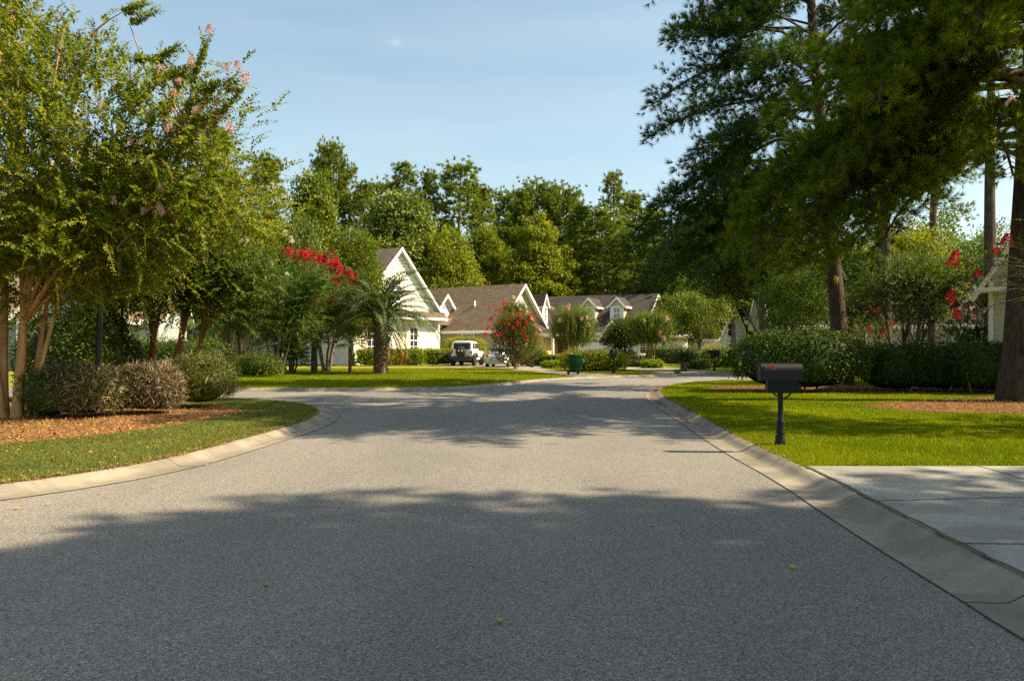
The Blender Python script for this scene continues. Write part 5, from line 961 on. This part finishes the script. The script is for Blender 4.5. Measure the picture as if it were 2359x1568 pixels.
g = MB(); g.box(-.60, .60, -.012, .02, 1.26, 1.70)
for s in (-1, 1):
    for y0, y1 in ((.35, .95), (1.15, 1.75), (1.95, 2.5)): g.box(s*.755-.025, s*.755+.025, y0, y1, 1.30, 1.70)
g.build('window', M['glass'], c)
g = MB(); g.loft([(-.16, .9, .52, .72), (.0, .9, .50, .74)], 16, 8); g.box(-.55, .55, -.02, .9, .38, .52)
for s in (-1, 1): g.loft([(.0, .1, .55, .80), (.2, .13, .78, .98), (.62, .14, .86, 1.0), (1.05, .12, .78, .96), (1.2, .1, .6, .8)], 12, 4, 0, Matrix.Translation((s*.90, 0, 0)))
g.build('bumper', M['black_plastic'], c)
g = MB(); g.lathe([(.14, -.11), (.34, -.12), (.385, -.06), (.385, .06), (.34, .12), (0, .12)], 24, Matrix.Translation((-.05, -.17, 1.06)) @ Matrix.Rotation(R(90), 4, 'X')); o = g.build('spare_wheel', M['rubber'], c)
for x in (-.17, .07): g = MB(); g.lathe([(0, .03), (.055, .02), (.055, 0)], 10, Matrix.Translation((x, -.295, 1.14)) @ Matrix.Rotation(R(90), 4, 'X')); g.build('wheel_marker', M['plate'], o)
for s in (-1, 1):
    g = MB(); g.box(s*.74-.065, s*.74+.065, -.05, .03, .96, 1.16); g.build('tail_light', M['tail'], c)
g = MB(); g.box(.40, .62, -.03, .0, .80, .98); g.build('licence_plate', M['plate'], c)
for x, y in ((-.80, .62), (.80, .62), (-.80, 3.45), (.80, 3.45)): wheel(c, x, y, .40, .26, M['black_plastic'], 1)
c = root('parked_car', 'silver rounded compact car parked right of the white off road car', 'car', (-1.12, 54.4, LZ+.012), R(-8))
b_ = MB(); b_.loft([(0, .50, .38, .70), (.10, .70, .30, .86), (.35, .80, .24, .95), (.8, .86, .22, 1.0), (1.6, .84, .20, .98), (2.6, .84, .20, .97), (3.3, .84, .22, .95), (3.9, .76, .26, .84), (4.2, .55, .34, .66)], 28, 3.4)
b_.loft([(.42, .30, .80, .98), (.62, .52, .80, 1.12), (.95, .61, .80, 1.30), (1.4, .64, .80, 1.43), (2.0, .63, .80, 1.47), (2.5, .60, .80, 1.42), (2.95, .54, .80, 1.22), (3.3, .42, .80, .98)], 28, 2.7)
for x in (-.70, .70):
    for y, hw, l_ in ((.78, .22, .52), (3.35, .22, .52)):
        b_.loft([(y-l_, .10, .35, .55), (y-l_*.8, .19, .30, .74), (y, .23, .28, .86), (y+l_*.8, .19, .30, .74), (y+l_, .10, .35, .55)], 14, 2.6, 0, Matrix.Translation((x, 0, 0)))
b_.build('body', M['silver_paint'], c)
g = MB(); Mr = Matrix.Translation((0, .70, 1.17)) @ Matrix.Rotation(R(-38), 4, 'X'); g.loft([(-.03, .47, -.18, .19), (.0, .50, -.20, .21)], 20, 3.5, 0, Mr)
g.build('rear_window', M['glass'], c)
for s in (-1, 1):
    for y0, y1, zt in ((1.05, 1.75, 1.32), (1.82, 2.75, 1.30)): g = MB(); g.box(s*.615-.02, s*.615+.02, y0, y1, 1.02, zt); g.build('side_window', M['glass'], c)
for s in (-1, 1):
    g = MB(); g.loft([(-.03, .05, -.05, .05), (.02, .12, -.085, .09), (.10, .14, -.09, .095)], 14, 2.4, 0, Matrix.Translation((s*.60, .085, .80))); g.build('tail_light', M['tail'], c)
g = MB(); g.loft([(-.03, .66, .24, .44), (.08, .78, .22, .46)], 20, 4); g.build('bumper', M['silver_paint'], c)
g = MB(); g.box(-.20, .20, -.045, -.02, .48, .62); g.build('licence_plate', M['plate'], c)
g = MB(); g.lathe([(0, .015), (.05, .012), (.05, 0)], 14, Matrix.Translation((0, .075, .86)) @ Matrix.Rotation(R(90), 4, 'X')); g.build('badge', M['chrome'], c)
for s in (-1, 1):
    g = MB(); g.loft([(2.5, .05, .98, 1.10), (2.6, .10, .96, 1.12), (2.7, .05, .98, 1.10)], 10, 2.4, 0, Matrix.Translation((s*.84, 0, 0))); g.build('mirror', M['silver_paint'], c)
for x, y in ((-.74, .78), (.74, .78), (-.74, 3.35), (.74, 3.35)): wheel(c, x, y, .33, .20, M['chrome'], 1)

c = root('wheeled_bin', 'dark green wheeled bin standing at the driveway mouth', 'bin', (XX(1325, 40.6), 40.8, LZ), R(18)); c.scale = (.92, .92, .95)
b_ = MB(); b_.loft([(0, .27, -.30, .30), (.04, .28, -.31, .31), (.9, .34, -.38, .36)], 16, 7, 0, Matrix(((1, 0, 0, 0), (0, 0, 1, 0), (0, 1, 0, .14), (0, 0, 0, 1)))); b_.build('body', M['green_bin'], c)
b_ = MB(); b_.loft([(0, .36, -.40, .38), (.05, .37, -.41, .40), (.10, .28, -.30, .32)], 16, 6, 0, Matrix(((1, 0, 0, 0), (0, 0, 1, 0), (0, 1, 0, 1.02), (0, 0, 0, 1)))); b_.box(-.28, .28, .40, .46, .96, 1.02); b_.build('lid', M['green_bin'], c)
for s in (-1, 1):
    b_ = MB(); b_.lathe([(0, .03), (.12, .03), (.13, 0), (.12, -.03), (0, -.03)], 16, Matrix.Translation((s*.30, .30, .13)) @ Matrix.Rotation(R(90), 4, 'Y')); b_.build('wheel', M['rubber'], c)
b_ = MB(); b_.lathe([(0, .05), (.10, .03), (.11, -.10), (0, -.14)], 12, Matrix.Translation((.42, -.1, .82))); b_.build('handle_cover', M['teal'], c)
c = root('recycling_box', 'small teal recycling box beside the sago palm', 'box', (XX(1560, 42.5), 42.5, LZ), R(10)); c.scale = (.65, .65, .7)
b_ = MB(); b_.loft([(0, .24, -.16, .16), (.30, .30, -.21, .21)], 16, 7, 0, Matrix(((1, 0, 0, 0), (0, 0, 1, 0), (0, 1, 0, 0), (0, 0, 0, 1)))); b_.build('body', M['teal'], c)
b_ = MB(); b_.box(-.33, .33, -.235, -.21, .27, .32); b_.box(-.33, .33, .21, .235, .27, .32); b_.box(-.33, -.30, -.21, .21, .27, .32); b_.box(.30, .33, -.21, .21, .27, .32); b_.build('rim', M['teal'], c)
mailbox('black mailbox seen end on in front of the round hedge', (XX(1413, 42.5), 42.5, LZ), R(62), False, 1.05, True)
mailbox('far black mailbox on the lawn at the street bend', (XX(1645, 46.5), 46.5, LZ), R(-15), False, 1.0, True)
lamp_post('short black lamp post right of the red blooming shrub', (XX(1225, 55), 55, LZ), 3.2, 0)
lamp_post('distant black lamp post with pale lantern beside the white gabled house', (XX(1720, 55), 55, LZ), 3.4, 0, 1.2)

# ------------------------------------------------------------------ trees behind the houses
BV = {}
def bvar(key, mk):
    tr, cr_ = mk(); h = bpy.data.objects.new('x', None); COL.objects.link(h)
    t_ = tr.build('trunk', M['bark_pine'], None); c_ = cr_.build('crown', M['needle_bg'], None)
    BV[key] = (t_.data, c_.data); bpy.data.objects.remove(t_); bpy.data.objects.remove(c_); bpy.data.objects.remove(h)
def pv(*a, **k): return lambda: pine_mb(*a, **k)[:2]
bvar('pineA', pv(20, 3, 3.4, 74, 101, .46, .10, 15, .5, .15, .55, .7, .20, spread=1.0, tsize=1.9, pr=.22))
bvar('pineB', pv(20, 5, 3.2, 66, 102, .46, .10, 15, .38, .2, .55, .7, .20, spread=1.0, tsize=1.9, pr=.22))
bvar('pineC', pv(20, 7, 2.6, 50, 103, .42, .09, 13, .6, .12, .7, .6, .15, spread=1.0, tsize=1.9, pr=.2))
bvar('pineR', pv(20, 11.5, 4.4, 60, 104, .46, .10, 15, 'round', .12, .55, .7, .20, spread=1.0, tsize=1.9, pr=.22))
def bl(ells, n, rc, k, L, W, s, **kw): return lambda: broad_mb(ells, (0, 0, -.1), (0, 0, ells[0][2]), .25, n, rc, k, L, W, s, 30, **kw)
bvar('broadA', bl([(0, 0, 7, 3.6, 3.2, 3.6), (0, 0, 10.5, 2.4, 2.2, 2.6), (.6, 0, 4.5, 3.8, 3.2, 2.4)], 620, .75, 62, .30, .18, 111))
bvar('broadB', bl([(0, 0, 7.5, 3.2, 3.0, 4.4), (-1.6, 0, 5.5, 2.8, 2.6, 3.0), (1.8, 0, 6.0, 2.6, 2.6, 3.2)], 620, .75, 62, .30, .17, 112))
bvar('broadC', bl([(0, 0, 6.0, 4.2, 3.6, 4.4), (0, 0, 10.4, 2.2, 2.0, 2.8), (-1.5, 0, 8, 2.4, 2, 2.4)], 560, .7, 62, .27, .15, 113, up=.9, flatz=.4))
def place(label, kind, dx, dyt, Y, hw, leaf, name=None, rot=None, base=0):
    nomH = {'pineA': 20, 'pineB': 20, 'pineC': 20, 'pineR': 20, 'broadA': 13, 'broadB': 12.2, 'broadC': 13.2}[kind]; nomR = {'pineA': 3.6, 'pineB': 3.3, 'pineC': 2.4, 'pineR': 4.4, 'broadA': 4.2, 'broadB': 4.4, 'broadC': 3.6}[kind]
    H_ = (HH(dyt, Y)-LZ)*(.93 if kind[:4] == 'pine' else .97); rt = root(name or ('pine_tree' if kind[:4] == 'pine' else 'broadleaf_tree'), label, 'tree', (XX(dx, Y), Y, LZ), 0)
    hw *= 1.5 if kind[:4] == 'pine' else 1.3; hw *= .8 if kind == 'pineR' else 1; s = hw*Y/F/nomR; rt.scale = (s, s, H_/nomH); rt.rotation_euler = (0, 0, rng.uniform(0, 6.28) if rot is None else rot)
    for me, nm, mat in ((BV[kind][0], 'trunk', M['bark_grey'] if leaf in ('needle_bg', 'needle_bgy') else M['bark_pine']), (BV[kind][1], 'crown', M[leaf])):
        o = bpy.data.objects.new(nm, me); COL.objects.link(o); o.parent = rt; o.material_slots[0].link = 'OBJECT'; o.material_slots[0].material = mat
for a in (('tall pine tip showing just right of the left crape myrtle', 'pineB', 512, 290, 78, 42, 'needle_bg'),
          ('bright yellow green pine left of the flat topped pine', 'pineA', 612, 333, 74, 62, 'needle_bgy'),
          ('flat topped pine with bare upper trunk on the skyline', 'pineR', 764, 330, 92, 54, 'needle_bgy'),
          ('dark rounded oak below the flat topped pine', 'broadA', 722, 385, 80, 66, 'leaf_wood'),
          ('grey green tree left of the cedar', 'broadB', 690, 470, 68, 52, 'leaf_grey'),
          ('bright pine right of the flat topped pine', 'pineA', 838, 398, 88, 44, 'needle_bgy'),
          ('pine behind the large pale leafy tree, left one', 'pineB', 880, 402, 98, 44, 'needle_bg'),
          ('airy pine with open crown above the large pale leafy tree', 'pineC', 932, 350, 92, 46, 'needle_bg'),
          ('slim pine left of the tallest skyline pine', 'pineA', 992, 372, 94, 36, 'needle_bg'),
          ('tallest broad pine at the middle of the skyline', 'pineB', 1062, 357, 92, 62, 'needle_bg'),
          ('lower pine shoulder right of the tallest skyline pine', 'pineA', 1112, 408, 96, 44, 'needle_bgy'),
          ('large pale green leafy tree behind the cream gable', 'broadA', 925, 432, 84, 96, 'leaf_grey'),
          ('yellowish leafy tree right of the cream gable', 'broadB', 1030, 505, 82, 66, 'leaf_yel'),
          ('pale bushy tree left of the golden green tree', 'broadC', 1120, 510, 92, 46, 'leaf_yel'),
          ('golden green layered tree above the brown roof', 'broadC', 1240, 481, 90, 62, 'leaf_yel'),
          ('dark pine at the left of the flat skyline group', 'pineR', 1175, 440, 108, 56, 'needle_bg'),
          ('dark pine at the middle of the flat skyline group', 'pineR', 1240, 420, 110, 62, 'needle_bg'),
          ('dark pine at the right of the flat skyline group', 'pineR', 1300, 432, 108, 56, 'needle_bg'),
          ('thin open topped pine poking above the right skyline', 'pineC', 1410, 372, 96, 34, 'needle_bgy'),
          ('full pine behind the open topped pine', 'pineA', 1452, 425, 100, 48, 'needle_bg'),
          ('pine with lit trunk rising behind the dark dormered roof', 'pineB', 1382, 470, 92, 62, 'needle_bg'),
          ('pine left of the pine with lit trunk', 'pineA', 1335, 455, 98, 52, 'needle_bg'),
          ('bushy pine behind the right end of the dormered roof', 'pineA', 1510, 468, 90, 56, 'needle_bgy'),
          ('pine under the dark overhanging boughs', 'pineA', 1590, 455, 88, 62, 'needle_bg'),
          ('low leafy tree behind the dormered roof, right part', 'broadB', 1545, 560, 88, 60, 'leaf_mid'),
          ('leafy tree low behind the golden green tree', 'broadA', 1300, 560, 100, 60, 'leaf_wood'),
          ('leafy tree between the two brown roofs', 'broadA', 1150, 560, 100, 60, 'leaf_wood'),
          ('pine far behind the very dark tree', 'pineB', 1690, 440, 80, 70, 'needle_bg'),
          ('leafy tree far behind the small white house', 'broadA', 1770, 520, 85, 80, 'leaf_mid'),
          ('pine far behind the leaning pine', 'pineA', 1870, 470, 80, 70, 'needle_bg'),
          ('leafy tree far behind the wide right crape', 'broadB', 1990, 560, 72, 80, 'leaf_mid'),
          ('leafy tree far right behind the grey house', 'broadA', 2150, 580, 75, 80, 'leaf_mid'),
          ('leafy tree at the far right behind the sage gable', 'broadB', 2300, 560, 78, 80, 'leaf_wood'),
          ('dark pine far left behind the tan trunks', 'pineB', 80, 390, 66, 90, 'needle_bg'),
          ('dark leafy tree far left behind the lamp post', 'broadA', 200, 430, 62, 110, 'leaf_wood'),
          ('dark pine behind the lamp post lantern', 'pineA', 300, 400, 68, 80, 'needle_bg'),
          ('dark leafy tree behind the red trunked crape', 'broadA', 400, 430, 64, 100, 'leaf_wood'),
          ('pine behind the cream blooming crape', 'pineB', 470, 400, 72, 70, 'needle_bg'),
          ('leafy tree behind the smaller pindo palm', 'broadB', 560, 450, 66, 90, 'leaf_wood')): place(*a)
# the wood behind, one mass
n = 5600; mb = MB(); r9 = np.random.default_rng(5); xs = r9.uniform(-95, 95, n); ys = 112+r9.random(n)*14-.0*xs; top = 17+2.5*np.sin(xs*.13)+1.8*np.sin(xs*.31+1); zs = r9.random(n)**.8*top
clump_leaves(mb, np.column_stack([xs, ys, zs]), 1.5, 46, .55, .30, r9)
for x in r9.uniform(-90, 90, 70):
    y = r9.uniform(106, 118); mb.tube(np.array([[x, y, 0], [x+r9.normal()*.3, y, 7], [x+r9.normal()*.6, y, 14]]), [.2, .16, .1], 6, 1)
mb2 = mb.build('woodland', [M['leaf_wood'], M['bark_pine']]); tag(mb2, 'dark mass of far woodland closing the view behind the houses', 'woodland', kind='stuff')
for sx, x0 in ((-1, -48), (1, 30)):
    mb = MB(); n = 900; ys = r9.uniform(58, 112, n); xs = x0+sx*(r9.random(n)*14+ (ys-58)*.3) ; zs = r9.random(n)*9*(1 if sx < 0 else .62)
    clump_leaves(mb, np.column_stack([xs, ys, zs]), 1.3, 40, .45, .25, r9); tag(mb.build('woodland', M['leaf_wood']), 'dark undergrowth closing the view at the ' + ('left' if sx < 0 else 'right'), 'woodland', kind='stuff')
GR = {'house': 'houses along the street', 'parked_car': 'cars parked on the driveway', 'mailbox': 'mailboxes at the street edge', 'lamp_post': 'black lamp posts', 'crape_myrtle': 'crape myrtles in the gardens', 'pine_tree': 'pine trees',
      'broadleaf_tree': 'leafy trees behind the houses', 'hedge': 'clipped hedges round the houses', 'shrub': 'clipped shrubs round the houses', 'boxwood_bush': 'row of boxwoods in the left bed', 'holly_bush': 'holly bushes', 'evergreen_bush': 'evergreen bushes', 'palm_tree': 'pindo palms on the far lawn', 'fan_palm': 'fan palms on the far lawn'}
for o in list(COL.objects):
    if o.parent is None and 'category' in o and o.name.split('.')[0] in GR: o['group'] = GR[o.name.split('.')[0]]
print('objects', len(bpy.data.objects), 'faces', sum(len(m_.polygons) for m_ in bpy.data.meshes))
